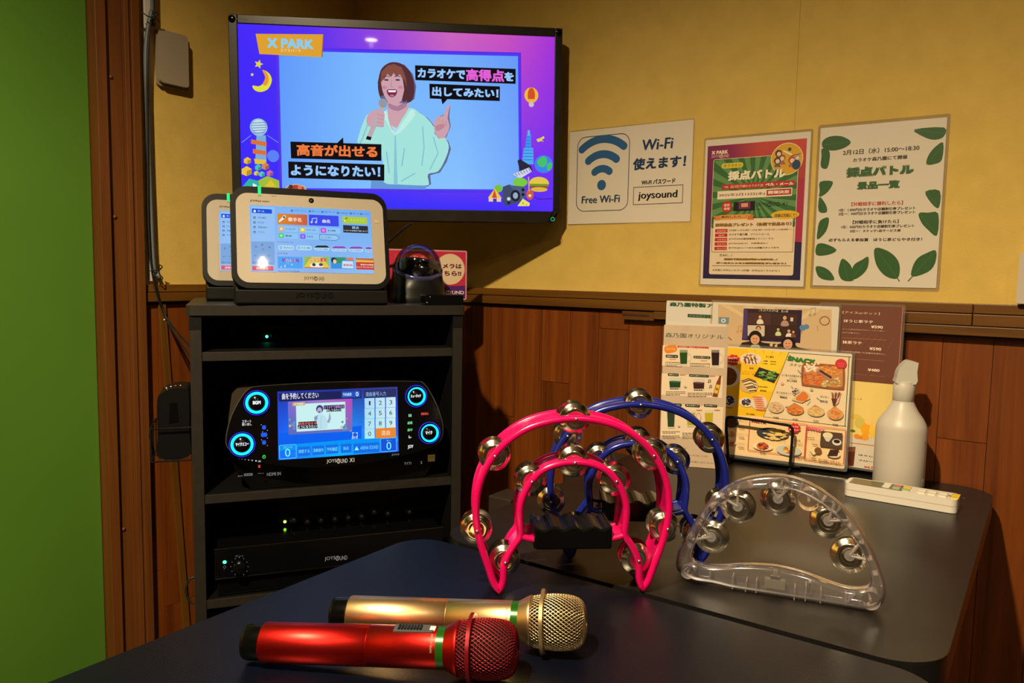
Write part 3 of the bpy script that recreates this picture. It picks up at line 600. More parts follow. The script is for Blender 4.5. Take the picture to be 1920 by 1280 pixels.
for (x, y, R0, tx, w, h, big) in ((*ca(357, 317), 24.4, 'BGM', 15, 6, 0), (*ca(198, 770), 24.6, 'マイクエコー', 25, 5.5, 0), (*cb(347, 245), 20.3, 'ミュージック', 19, 5.2, 1), (*cb(490, 645), 20.0, 'マイク', 13, 6, 1)):
    a = at(XM, x-R0, y)[0]; b = at(XM, x+R0, y)[0]; ux, uy = at(XM, x, y); r = (b-a)/2
    kb = obj('dial', MB().lathe([(r*.98, 0), (r*.98, .003), (r*.60, .004), (r*.58, .012), (r*.55, .013), (0, .013)], GLOSSBLACK, 40, T_((ux, uy, 0))), pl)
    D = Print(XM, .0042); D.M = XM
    mb = MB(); n = 48
    for r0, r1, mm, sh in ((.975, 1.0, BL, 0), (.66, .88, CY, 1)):
        vs = []
        for k in range(n):
            t2 = 2*PI*k/n; rr = r1 if not (sh and big) else r1-.10*(1-math.cos(t2+.5))/2
            vs += [(ux+r*r0*math.cos(t2), uy+r*r0*math.sin(t2), .0046), (ux+r*rr*math.cos(t2), uy+r*rr*math.sin(t2), .0046)]
        mb.add(vs, [(2*k, 2*k+1, 2*((k+1) % n)+1, 2*((k+1) % n)) for k in range(n)], mm)
    obj('light_ring', mb, kb)
    D = Print(XM, .0132, None, 'light', 1.1); D.text(tx, x-w/2, y-h/2, x+w/2, y+h/2, (240, 244, 255), .06); obj('lettering', D.mb, kb)
# ----------------------------------------------------------------- mixer standing on the amplifier
c8 = crop(380, 920, .260417)
t = thing('rack_mixer', RM, 'black mixer with a row of grey knobs lying on the power amplifier', 'audio mixer')
x0 = at(RM, *c8(545, 200), -.11)[0]; x1 = at(RM, *c8(1730, 150), -.11)[0]
m = MB(); m.box((x0, .4885, -.32), (x1, .558, -.11), mat('mixer_face', (.003, .003, .0035), .4, spec=.25)); obj('case', m, t, bevel=.002)
for fx in (x0+.02, x1-.02):
    for fz in (-.13, -.30): obj('foot', MB().lathe([(.007, .4837), (.008, .4887)], MATTEBLACK, 14, T_((fx, 0, fz)) @ UPY), t)
print('mixer', x0, x1)
for cx, cy in ((655, 210), (752, 222), (850, 212), (950, 203), (1047, 193), (1142, 183), (1232, 150), (1330, 163), (1485, 152)):
    x, y = at(RM, *c8(cx, cy), -.105); kb = obj('knob', MB().lathe([(.0062, -.11), (.0062, -.099), (.005, -.097), (0, -.097)], mat('knob_grey', (.03, .029, .028), .35), 20, T_((x, y, 0))), t)
    obj('pointer', MB().box((x-.0006, y+.001, -.0972), (x+.0006, y+.0055, -.0966), mat('pointer_white', (.4, .4, .38), .5)), kb)
x, y = at(RM, *c8(592, 222), -.109); obj('power_light', MB().ball((x, y, -.109), .0028, flatglow((170, 255, 60), 6.)), t)
P = Print(RM, -.1096, c8); P.lines(620, 124, 750, 136, 1, (40, 40, 40)); obj('lettering', P.mb, t); P = Print(RM, -.1096, c8); P.lines(1240, 88, 1530, 98, 1, (36, 36, 36)); obj('lettering', P.mb, t)
# power amplifier
t = thing('power_amplifier', RM, 'wide glossy black power amplifier with a volume dial low in the rack', 'amplifier')
yt = .4835; yb_ = at(RM, 411, 1083, -.012)[1]
m = MB(); m.box((-.212, .3925, -.33), (.212, yt, -.013), GLOSSBLACK); m.box((-.216, yb_, -.013), (.216, yt+.002, -.004), GLOSSBLACK); obj('case', m, t, bevel=.0022)
SHN = mat('amplifier_highlight', (.35, .33, .30), .2, metal=1.)
m = MB(); m.box((-.216, yt+.0008, -.0062), (.216, yt+.0022, -.0036), SHN); m.box((-.216, yb_, -.0058), (.216, yb_+.001, -.0036), SHN); obj('edge_highlight', m, t)  # bright metal strips drawn in as highlights along the front edges
x, y = at(RM, *c8(158, 518)); obj('power_light', MB().ball((x, y, -.004), .0032, flatglow((60, 255, 160), 4.)), t)
x, y = at(RM, *c8(265, 545)); kb = obj('volume_dial', MB().lathe([(.0115, -.004), (.0115, .008), (.010, .010), (0, .010)], GLOSSBLACK, 28, T_((x, y, 0))), t)
P = Print(RM, -.0036, c8, 'light', .55)
for k in range(11): a = math.radians(-60+k*30); P.disc(265+62*math.cos(a)*1.0, 545-66*math.sin(a), 2.6, (170, 170, 170))
P.text('ボリューム', 236, 463, 292, 474, (140, 140, 140), .02); P.ring(158, 548, 10, 7, (120, 120, 120)); P.disc(154, 568, 2, (120, 120, 120))
obj('dial_scale', P.mb, t); P = Print(RM, -.0036, c8, 'light', .55); logo(P, 878, 476, 1042, 504, (180, 172, 160), .02, -.06); obj('logo', P.mb, t)
P = Print(RM, .0102, c8, 'light', .55); P.rect(262, 512, 268, 524, (160, 160, 160)); obj('pointer', P.mb, kb)
# wire basket on the left side of the rack with a black case in it
bk = thing('wire_basket', RM, 'black wire basket hung on the left side of the rack', 'basket')
m = MB(); w = .0016
X0, X1, Z0, Z1 = -.318, -.2515, -.115, -.012; Y0, Y1 = .653, .712
for y in (Y0, Y1): m.tube([(X1, y, Z1), (X0, y, Z1), (X0, y, Z0), (X1, y, Z0)], w, MATTEBLACK, 8)
for z in (Z0, (Z0+Z1)/2, Z1): m.tube([(X0, Y1, z), (X0, Y0, z), (X1, Y0, z)], w, MATTEBLACK, 8)
for x in (-.295, -.272): m.tube([(x, Y0, Z0), (x, Y0, Z1)], w, MATTEBLACK, 8)
m.tube([(X0, Y1, Z1), (X0-.004, Y1-.02, Z1-.03), (X0, Y0, Z1-.05)], w, MATTEBLACK, 8)
obj('wire_frame', m, bk)
obj('hook_plate', MB().box((-.2514, Y0, Z0), (-.2502, Y1+.01, Z1), MATTEBLACK), bk)
t = thing('plastic_case', RM, 'black plastic case with a glossy domed top standing in the wire basket', 'case')
q = smooth_poly([(-.306, .658), (-.256, .658), (-.2545, .70), (-.2545, .772), (-.262, .781), (-.280, .782), (-.298, .775), (-.3065, .762), (-.307, .70)], 4)
obj('body', MB().prism(q, -.108, -.020, mat('case_black', (.005, .005, .0055), .3, spec=.3), smooth=True), t, bevel=.005, seg=3)
obj('front_slot', MB().prism([(-.288, .72), (-.272, .722), (-.274, .757), (-.286, .757)], -.0205, -.0188, GLOSSBLACK), t)
m = MB()
for k in range(4): m.lathe([(.0026, 0), (.0026, .0016), (0, .0022)], STEEL, 12, T_((-.270-.008*k, .7812-.0004*k*k, -.06)) @ UPY)
obj('top_buttons', m, t)
# ----------------------------------------------------------------- tablets in their docks on top of the rack
TM = frame((-1.1342, .9747, 1.0525), .9989, .2477, -.004)
ct = crop(440, 340, .15625)
ic = Print(TM, .0005, ct, 'glow', .95)
def ui(P):
    x = (182, 1625); SB = gradient('tablet_screen', -.111, .111, -.0625, .0625, [(0, (128, 186, 250)), (.6, (120, 180, 248)), (1, (112, 172, 246))], [(0, (168, 196, 250)), (.5, (136, 182, 244)), (1, (146, 196, 250))], .95)
    P.poly([(-.1107, -.0622), (.1107, -.0622), (.1107, .0622), (-.1107, .0622)], SB, 0, True)
    P.poly([(200, 295), (478, 310), (488, 1090), (205, 1080)], (150, 196, 250)); P.poly([(200, 720), (478, 722), (482, 1000), (204, 990)], (128, 170, 224))
    P.rect(206, 324, 448, 388, (24, 82, 222), .1); P.text('ホーム', 276, 342, 356, 370, (220, 236, 255), .03); P.poly([(222, 354), (240, 338), (258, 356), (252, 356), (252, 370), (228, 370), (228, 354)], (240, 246, 255))
    for y, tx, w in ((436, '予約確認', 102), (494, 'りれき', 72), (550, '音量/操作', 112), (610, 'アプリ', 78)):
        P.text(tx, 278, y-14, 278+w, y+14, (40, 58, 90), .02); P.rect(224, y-14, 254, y+12, (50, 64, 90), .3); P.rect(230, y-6, 250, y+8, (140, 180, 240))
    for x0, y0, tx in ((330, 760, '音'), (256, 784, '低'), (420, 790, '高'), (336, 818, '下')): P.text(tx, x0-14, y0-12, x0+14, y0+12, (50, 60, 90), .02)
    for x0 in (250, 335, 415): P.lines(x0-18, 888, x0+18, 904, 1, (60, 70, 100))
    P.text('歌おすすめ', 214, 962, 330, 988, (60, 70, 100), .01); P.text('歌い直し', 350, 966, 456, 994, (60, 70, 100), .01)
    P.rect(210, 1012, 466, 1072, (224, 92, 110), .06); P.text('演奏停止', 256, 1024, 408, 1060, (255, 226, 226), .03)
    for x0, x1, y, tx in ((710, 865, 352, 'リモコンメニュー'), (925, 1015, 360, '歌ルーム'), (1075, 1205, 368, '採点モード'), (1262, 1360, 380, 'Language'), (1418, 1486, 386, '使い方'), (1540, 1606, 392, 'ヘルプ')):
        P.text(tx, x0, y-13, x1, y+12, (44, 60, 110), .01); P.rect(x0-38, y-14, x0-8, y+12, (90, 120, 200), .2)
    P.rect(510, 384, 874, 528, gradient('tile_artist', *[at(TM, *ct(x, 450))[0] for x in (510, 874)], -1, 1, [(0, (222, 140, 40)), (1, (206, 92, 64))], [(0, (222, 140, 40)), (1, (206, 92, 64))], .95), .03)
    P.text('歌手名', 640, 430, 802, 488, (250, 236, 226), .04); P.poly([(528, 478), (556, 446), (590, 406), (614, 420), (606, 440), (570, 466), (540, 488)], (250, 246, 240), 2); P.disc(592, 430, 16, (110, 80, 60), 14)
    P.rect(888, 398, 1250, 542, (62, 74, 238), .03); P.text('曲名', 1050, 454, 1146, 502, (240, 244, 255), .04); P.line([(930, 490), (930, 446), (984, 440), (984, 488)], .0018, (180, 210, 255)); P.disc(922, 490, 13, (180, 210, 255)); P.disc(976, 490, 13, (180, 210, 255))
    P.rect(1292, 418, 1592, 514, (178, 206, 60), .04); P.text('キョクナビ', 1382, 446, 1566, 486, (206, 226, 120), .04); P.line([(1305, 480), (1350, 430)], .002, (120, 130, 40)); P.disc(1320, 470, 12, (240, 240, 160))
    P.rect(1300, 524, 1602, 624, (44, 46, 56)); P.text('採点', 1406, 536, 1492, 574, (150, 220, 255), .04); P.text('いろいろな採点で楽しもう！', 1312, 580, 1592, 606, (240, 240, 246), .04)
    for x0, y0, c, tx, w in ((525, 540, (226, 170, 110), 'ランキング', 122), (780, 552, (222, 196, 80), 'ジャンル', 110), (1032, 560, (186, 80, 220), '本人映像', 96), (525, 622, (80, 200, 120), '新曲', 76), (785, 632, (120, 90, 240), 'りれき', 74)):
        P.rect(x0-4, y0-6, x0+236, y0+70, (146, 200, 250), .03); P.rect(x0, y0, x0+66, y0+58, c, .2); P.rect(x0+16, y0+14, x0+50, y0+44, tuple(min(255, v+60) for v in c), .3); P.text(tx, x0+82, y0+18, x0+82+w, y0+44, (50, 66, 110), .03)
    P.poly([(1018, 636), (1218, 645), (1262, 682), (1214, 712), (1018, 702)], (60, 90, 150)); P.poly([(1023, 641), (1216, 650), (1255, 682), (1212, 707), (1023, 697)], (150, 204, 250)); P.text('もっと探す', 1038, 660, 1166, 688, (50, 66, 110), .02)
    P.text('ライブ/サウンド', 512, 716, 700, 744, (40, 60, 110), .02); P.text('おすすめ', 516, 852, 634, 878, (40, 60, 110), .02); P.text('あなたにおすすめの新曲特集', 524, 1066, 778, 1090, (40, 60, 110), .02)
    for k, (x0, x1, y0, tx, hc) in enumerate(((520, 715, 764, 'カラハコ', None), (735, 928, 766, 'キーボード配信', None), (948, 1140, 770, 'オンライン採点', (30, 34, 50)), (1156, 1346, 780, 'リーディング', (150, 70, 190)), (1362, 1546, 784, 'もっとJOY', (150, 70, 190)), (1566, 1646, 790, 'フル', (150, 70, 190)))):
        P.rect(x0, y0, x1, y0+64, (176, 220, 250), .49)
        if hc: a = x1-x0; P.poly([(x0+4, y0+24), (x0+a*.12, y0+6), (x0+a*.25, y0), (x1-a*.25, y0), (x1-a*.12, y0+6), (x1-4, y0+26)], hc); P.text(tx, x0+a*.12, y0+34, x1-a*.12, y0+54, (40, 50, 80), .03)
        else: P.text(tx, x0+68, y0+20, x1-22, y0+46, (50, 66, 110), .03); P.ring(x0+36, y0+30, 15, 10, (80, 110, 160))
    for x0, x1, y0, y1, a, b2 in ((514, 818, 900, 1046, (80, 170, 250), (200, 226, 255)), (834, 1134, 904, 1048, (226, 206, 70), (226, 90, 110)), (1150, 1430, 912, 1052, (60, 150, 220), (60, 150, 110)), (1452, 1668, 922, 1062, (206, 66, 56), (236, 190, 70))):
        P.rect(x0, y0, x1, y1, a); cx = (x0+x1)/2
        if x0 == 514:
            for k in range(16): P.disc(random.uniform(x0+12, x1-12), random.uniform(y0+10, y1-10), 9, random.choice((b2, (130, 130, 220), (120, 200, 255))))
            P.text('歌い放題', 566, 925, 776, 975, (120, 90, 200), .05, outline=((240, 244, 255), .12))
        elif x0 == 834: P.poly([(x0, y0), (x0+90, y0), (x0, y0+120)], (140, 200, 90)); P.poly([(x1, y0), (x1-90, y0), (x1, y0+120)], (140, 200, 90)); P.disc(cx, 1010, 84, (246, 240, 226), 34); P.text('アニソン夏祭', 862, 915, 1104, 968, (224, 70, 90), .05, outline=((250, 240, 210), .12)); P.disc(950, 1000, 22, (50, 60, 80), 20); P.disc(1035, 1000, 26, (70, 80, 90), 18); P.rect(838, 1030, 1130, 1046, (220, 70, 60))
        elif x0 == 1150: P.poly([(x0, y0), (x1-100, y0), (1290, 975), (1200, 990)], (56, 150, 100)); P.disc(1190, 948, 34, (30, 40, 60), 34); P.disc(1200, 962, 22, (236, 206, 190), 26); P.poly([(1290, 955), (1420, 960), (1424, 1046), (1286, 1040)], (206, 230, 250)); P.text('最新曲', 1300, 990, 1412, 1020, (206, 80, 110), .04); P.rect(1340, 915, 1426, 950, (226, 130, 90))
        else: P.poly([(1452, 940), (1668, 952), (1668, 975), (1452, 968)], b2); P.text('配信中の新曲', 1510, 990, 1662, 1012, (255, 236, 230), .04); P.text('ヒットランキング', 1466, 1018, 1664, 1042, (255, 236, 230), .04); P.rect(1462, 926, 1660, 944, (180, 120, 70))
ui(ic)
FACE = mat('tablet_face', (.40, .345, .275), .25, coat=.3)
x0, x1 = -.1432, .1428; y0, y1 = -.0925, .0978
tb1 = thing('karaoke_tablet', TM, 'white faced karaoke tablet in front, its whole screen in view', 'tablet', 'karaoke tablets on the rack')
obj('housing', MB().prism(rrect(x0, y0, x1, y1, .030, 8), -.018, -.0012, mat('tablet_rim', (.0025, .0025, .0025), .42, spec=.2), smooth=True), tb1, bevel=.004, seg=3)
fx0 = at(TM, *ct(22, 700))[0]; fx1 = at(TM, *ct(1795, 700))[0]; fy1 = at(TM, *ct(900, 178))[1]; fy0 = at(TM, *ct(900, 1222))[1]
obj('faceplate', MB().prism(rrect(fx0, fy0, fx1, fy1, .021, 8), -.0014, 0, FACE, smooth=True), tb1, bevel=.0006)
x, y = at(TM, *ct(918, 230)); o = obj('camera', MB().lathe([(.0048, 0), (.0048, .0005), (.0036, .0006), (0, .0006)], GLOSSBLACK, 24, T_((x, y, 0))), tb1)
obj('lens', MB().lathe([(.0022, .0007), (0, .0009)], mat('lens_glint', (.10, .09, .10), .1, metal=.6), 16, T_((x, y, 0)), caps=False), o)
a, b = at(TM, *ct(280, 158)); c, d = at(TM, *ct(316, 75)); obj('status_light', MB().box((a, b, -.006), (c, y1+.0012, .0012), flatglow((30, 235, 120), 1.3)), tb1, bevel=.0008)
x, y = at(TM, *ct(1702, 482)); obj('home_button', MB().prism(rrect(x-.0045, y-.003, x+.0045, y+.003, .001), 0, .0006, mat('button_tan', (.48, .38, .26), .4)), tb1, bevel=.0003)
o = obj('screen', ic.mb, tb1)
P = Print(TM, .0003, ct); logo(P, 832, 1140, 1078, 1184, (26, 22, 18), .02, .02); P.text('JOYPad mini+', 182, 216, 422, 256, (52, 42, 32), .04, 0, -.005); P.lines(440, 172, 524, 192, 1, (110, 92, 70)); P.disc(288, 170, 6, (150, 60, 40)); P.disc(308, 172, 6, (90, 80, 60)); obj('lettering', P.mb, tb1)
DOCKM = frame((-1.1342, .9747, .9325), .9989)
DK = mat('dock_plastic', (.0055, .005, .0045), .5, spec=.25)
# cross-section given as (z, y), extruded along x
def profile_x(zy, x0, x1, m_, mb=None):
    mb = mb or MB(); n = len(zy); ar = sum(zy[i][0]*zy[(i+1) % n][1]-zy[(i+1) % n][0]*zy[i][1] for i in range(n))
    if ar > 0: zy = zy[::-1]
    vs = [(x0, y, z) for z, y in zy]+[(x1, y, z) for z, y in zy]
    return mb.add(vs, [tuple(range(n))[::-1], tuple(range(n, 2*n))]+[(i, (i+1) % n, n+(i+1) % n, n+i) for i in range(n)], m_)
dk = thing('charging_dock', DOCKM, 'black charging dock at the front edge of the rack top', 'charging dock', 'charging docks on the rack')
obj('body', profile_x([(.017, .0), (.0215, .004), (.0207, .0280), (.0040, .0240), (.0028, .0256), (-.0048, .054), (-.030, .058), (-.070, .050), (-.080, .044), (-.082, 0)], -.137, .136, DK), dk, bevel=.003)
P = Print(DOCKM, .0222, crop(340, 320, .291667)); logo(P, 735, 782, 978, 818, (6, 6, 6), .03, -.004); obj('lettering', P.mb, dk)
def dup(root, M, label):
    r = root.copy(); COL.objects.link(r); r.matrix_world = M; r['label'] = label
    def rec(a, b):
        for ch in [o for o in bpy.data.objects if o.parent == a]:
            c = ch.copy(); COL.objects.link(c); c.parent = b; rec(ch, c)
    rec(root, r); return r
off = T_(Vector((-1.3147+1.1342, 1.0356-.9747, 0)))
dup(tb1, off @ TM, 'white faced karaoke tablet behind, half hidden by the front one')
dup(dk, off @ DOCKM, 'black charging dock behind and to the left of the front dock')
# ----------------------------------------------------------------- dome camera, its sign and a small receiver
DC = thing('dome_camera', RM, 'black camera under a clear dome beside the front tablet', 'camera')
cx0, cy0 = at(RM, 783, 503, -.165); r = .0505
DMX = T_((cx0, cy0, -.165)) @ RX(24) @ UPY
obj('dome', MB().lathe([(r*math.cos(PI/2*k/14), .002+r*1.02*math.sin(PI/2*k/14)) for k in range(15)], clear('dome_acrylic', (.97, .97, .98), (.75, .78, 1.), .04, .04, .42, .0), 40, DMX, True, False), DC)
obj('rim_ring', MB().lathe([(r+.0035, -.004), (r+.0035, .001), (r+.001, .004), (r-.003, .003), (r-.004, -.004)], mat('camera_rim', (.10, .10, .26), .12, metal=.6), 44, DMX, True, False), DC)
obj('camera_cup', MB().lathe([(r-.004, .0), (r-.008, -.012), (r-.020, -.02), (0, -.022)], GLOSSBLACK, 36, DMX, True, False), DC)
m = MB(); m.lathe([(.013, -.022), (.013, -.014), (.010, -.011), (0, -.010)], BLACK, 24, DMX)
for s in (-.024, .022): m.box((s-.0015, -.004, -.021), (s+.0015, .004, .010), MATTEBLACK, DMX)
obj('lens_mount', m, DC)
bx = cx0; by = .9325
m = MB(); sec = [(.058, by), (.058, by+.012), (.054, by+.020), (.0545, by+.028)]
vs = []; n = 40
def ringpts(rx, y, zc=-.165): return [(bx+rx*math.copysign(abs(math.cos(2*PI*k/n))**.6, math.cos(2*PI*k/n)), y, zc+rx*math.copysign(abs(math.sin(2*PI*k/n))**.6, math.sin(2*PI*k/n))) for k in range(n)]
L = [ringpts(rx, y) for rx, y in sec]+[[tuple(DMX @ Vector(((r+.002)*math.cos(-2*PI*k/n), (r+.002)*math.sin(-2*PI*k/n), -.003))) for k in range(n)]]
L[-1] = [tuple(DMX @ Vector(((r+.002)*math.cos(2*PI*k/n), -(r+.002)*math.sin(2*PI*k/n), -.003))) for k in range(n)]
for q in L: vs += q
m.add(vs, [(j*n+(k+1) % n, j*n+k, (j+1)*n+k, (j+1)*n+(k+1) % n) for j in range(len(L)-1) for k in range(n)], mat('camera_base', (.005, .005, .005), .35, spec=.3), True); m.add(L[0], [tuple(range(n))], BLACK)
obj('base', m, DC)
t = thing('receiver', RM, 'small glossy black receiver at the right front corner of the rack top', 'receiver')
a = at(RM, 797, 565, -.012)[0]; b = at(RM, 869, 565, -.012)[0]
obj('body', MB().prism(rrect(a, .9325, b, .9525, .004), -.055, -.012, GLOSSBLACK), t, bevel=.003, seg=3)
m = MB(); m.ball((a+.010, .9485, -.0118), .0009, WHITEPL, 8); m.ball((a+.004, .9375, -.0118), .0009, WHITEPL, 8); obj('indicator', m, t)
SM = RM @ T_((0, 0, -.25))
t = thing('camera_sign', SM, 'pink and purple sign card propped behind the dome camera', 'sign')
cs = crop(720, 440, .125)
P = Print(SM, .0006, cs)
X0, Y1 = .142, at(SM, 876, 470)[1]; X1, Y0 = at(SM, 874.5, 562)
Y0 = max(Y0, .9335)
obj('card', MB().prism(rrect(X0, Y0, X1, Y1, .004), -.0008, .0004, ink((206, 150, 160), .3)), t)
P.poly(rrect(X0+.003, Y0+.003, X1-.003, Y1-.003, .002), (196, 44, 78), 0, True); a, b = at(SM, *cs(1100, 760)); P.poly([(X0+.003, Y0+.003), (X1-.003, Y0+.003), (X1-.003, b), (a, b-.0012), (X0+.003, b)], (84, 38, 108), 0, True)
P.disc(990, 515, 218, (222, 196, 166), 236); P.text('カメラは', 780, 430, 1165, 508, (88, 20, 48), .05); P.text('こちら!!', 800, 540, 1158, 618, (88, 20, 48), .05)
P.rect(150, 272, 790, 380, (206, 56, 60), .1); P.text('インカメラ', 205, 300, 720, 362, (226, 170, 110), .03); logo(P, 660, 838, 1200, 892, (232, 214, 216), .03)
printed(t, P)
# ----------------------------------------------------------------- things fixed to the left wall
WA = frame((XA, 0, 0), PI/2)
def wp(px, py, x): d = R@np.array([px-960, py-640, FPX]); p = CAM+d*((x-CAM[0])/d[0]); return tuple(p)
t = thing('junction_box', WA, 'cream plastic blank box on the yellow wall, left of the television', 'wall box')
BOXC = mat('box_cream', (.34, .28, .20), .5)
obj('back_plate', MB().prism(rrect(.967, 1.391, 1.040, 1.5115, .006), 0, .010, BOXC), t, bevel=.001)
obj('cover', MB().prism(rrect(.9665, 1.396, 1.0335, 1.505, .007), .010, .022, BOXC), t, bevel=.004, seg=3)
RC = mat('raceway_white', (.62, .58, .52), .5)
t = thing('cable_raceway', WA, 'narrow white cable raceway running down beside the door frame', 'cable raceway')
obj('channel', MB().box((.9388, .966, .0005), (.9545, 1.497, .0075), RC), t, bevel=.001)
obj('upper_cover', MB().box((.9388, 1.503, .0005), (.9555, ZC-.01, .012), RC), t, bevel=.002)
GREYC = mat('cable_grey', (.13, .15, .17), .5); BLKC = mat('cable_black', (.010, .010, .010), .5)
def cable(name, pts, r, mm, label, k=6):
    m = MB(); m.tube(smooth_poly(pts, k, False), r, mm, 10); return obj(name, m, None, None, label, 'cable')
cable('cable', [(XA+.019, .951, 2.2)]+[wp(x, y, XA+.019) for x, y in ((286, 0), (284, 20), (279, 45), (274, 80), (273, 120), (276, 200), (279, 300), (283, 400), (286, 470), (289, 505))]+[(XA+.012, .9525, .985), (XA+.024, .952, .972)], .0045, GREYC, 'thick grey cable lying in the white raceway by the door frame')
cable('cable', [(XA+.026, .956, 2.2)]+[wp(x, y, XA+.026) for x, y in ((288, 0), (288, 25), (281, 50), (278, 90), (275.5, 150), (276, 220), (277, 300), (278, 400), (281, 470), (284, 500), (289, 530), (297, 560), (310, 592))]+[wp(332, 622, -1.55), wp(352, 645, -1.46), wp(372, 668, -1.40)], .0021, BLKC, 'thin black cable dropping from the raceway to the rack, upper of two')
cable('cable', [wp(287, 515, XA+.022), wp(295, 545, XA+.022), wp(304, 575, XA+.022), wp(318, 610, -1.59), wp(337, 640, -1.53), wp(354, 664, -1.46), wp(372, 690, -1.41)], .0019, BLKC, 'thin black cable slanting into the rack, lower of two')
def tie(label, pts, x):
    m = MB(); m.tube(smooth_poly([wp(a, b, x+.003*(i % 3)) for i, (a, b) in enumerate(pts)], 5, False), .0011, BLKC, 8); return obj('twist_tie', m, None, None, label, 'twist tie', 'twist ties on the cables')
ca2 = crop(160, 0, .15625); cz = crop(250, 480, .18743)
tie('black twist tie looped round the cables near the ceiling end', [ca2(*q) for q in ((668, 155), (700, 160), (740, 190), (790, 205), (830, 190), (878, 178), (860, 148), (830, 160), (845, 205), (880, 245), (886, 260))], XA+.032)
tie('black twist tie curled out beside the lower end of the raceway, upper one', [cz(*q) for q in ((160, 150), (200, 140), (248, 143), (270, 130), (290, 108), (265, 88), (258, 110), (275, 128), (250, 142))], XA+.030)
tie('black twist tie hanging open just above the chair rail', [cz(*q) for q in ((205, 195), (240, 212), (280, 238), (294, 220), (270, 190), (258, 168))], XA+.030)
m = MB(); m.box((-.0085, -.90, 0), (.0085, .0, .007), RAILA)
BM = WA @ T_((.9632, .9155, .0065)) @ RZ(3.2)
bt = thing('wood_batten', BM, 'slanting brown batten fixed low on the panelling left of the rack', 'batten')
obj('strip', m, bt, bevel=.001); obj('screw', MB().lathe([(.0022, .007), (.0018, .0082), (0, .0085)], mat('screw_white', (.6, .55, .48), .4), 12, T_((.002, -.035, 0))), bt)
P0 = [wp(772, 418, -1.10), wp(758, 428, -1.12), wp(744, 440, -1.15), wp(725, 456, -1.18), wp(700, 480, -1.21)]
m = MB(); m.tube(smooth_poly(P0, 6, False), .0026, BLKC, 8); obj('television_cable', m, None, None, 'black cable hanging from the television down behind the front tablet', 'cable')
m = MB(); m.tube(smooth_poly([tuple(RM @ Vector(v)) for v in ((-.2525, .42, -.05), (-.262, .415, -.05), (-.268, .395, -.05), (-.262, .375, -.05), (-.2525, .368, -.05))], 5, False), .0022, BLKC, 8)
obj('cable_loop', m, None, None, 'short black cable loop low on the left side of the rack', 'cable')
# panel at the far right of the back wall
t = thing('wall_panel', frame((0, YB, 0), 0), 'pale box on the yellow wall at the right edge of the photo', 'wall box')
obj('panel_body', MB().prism(rrect(-.0495, .962, .09, 1.045, .004), 0, .030, mat('panel_pale', (.55, .48, .40), .5)), t, bevel=.002)
# ================================================================= tables and bench
TZ = .64
NEAR = mat('table_leatherette', (.0012, .0020, .0068), .33, spec=.5, bump=('vor', 380, .35, .0004))
FAR = mat('table_laminate', (.0085, .0075, .007), .32, spec=.45, noise=((1, 1, 1), 9, .3), bump=('noise', 900, .10, .0006))
EDG = mat('table_edging', (.008, .008, .008), .3)
def table(x0, y0, x1, y1, top, label, r=.05):
    M = T_((x0, y0, 0)); t = thing('table', M, label, 'table'); w, d = x1-x0, y1-y0
    m = MB(); m.prism(rrect(0, 0, w, d, r, 8), TZ-.003, TZ, top); m.prism(rrect(0, 0, w, d, r, 8), TZ-.030, TZ-.003, EDG, smooth=True); obj('tabletop', m, t, bevel=.0022, seg=3)
    for sx in (.16, w-.16):
        obj('pedestal', MB().lathe([(.028, .03), (.028, TZ-.036), (.09, TZ-.034), (.09, TZ-.030)], MATTEBLACK, 24, T_((sx, d/2, 0))), t)
        m = MB(); m.box((sx-.035, .08, 0), (sx+.035, d-.08, .03), MATTEBLACK); obj('foot', m, t, bevel=.006)
    return t
table(-.690, -.02, -.056, .774, NEAR, 'black leatherette topped table nearest the camera under the microphones', .045)
table(-.672, .785, -.060, 1.5455, FAR, 'smooth dark laminate table against the back wall holding the menus', .055)
BENCH = mat('bench_vinyl', (.030, .021, .015), .5, bump=('noise', 300, .2, .001))
t = thing('bench', T_((0, 0, 0)), 'low dark brown bench tucked along the back wall beyond the far table', 'bench')
obj('seat', MB().box((-.945, 1.20, .30), (-.70, 1.53, .47), BENCH), t, bevel=.012, seg=3)
obj('backrest', MB().box((-.885, 1.475, .40), (-.70, 1.548, .600), BENCH), t, bevel=.01, seg=3)
obj('armrest', MB().box((-.950, 1.285, .40), (-.893, 1.352, .530), BENCH), t, bevel=.003)
obj('base', MB().box((-.93, 1.23, 0), (-.71, 1.50, .31), MATTEBLACK), t)

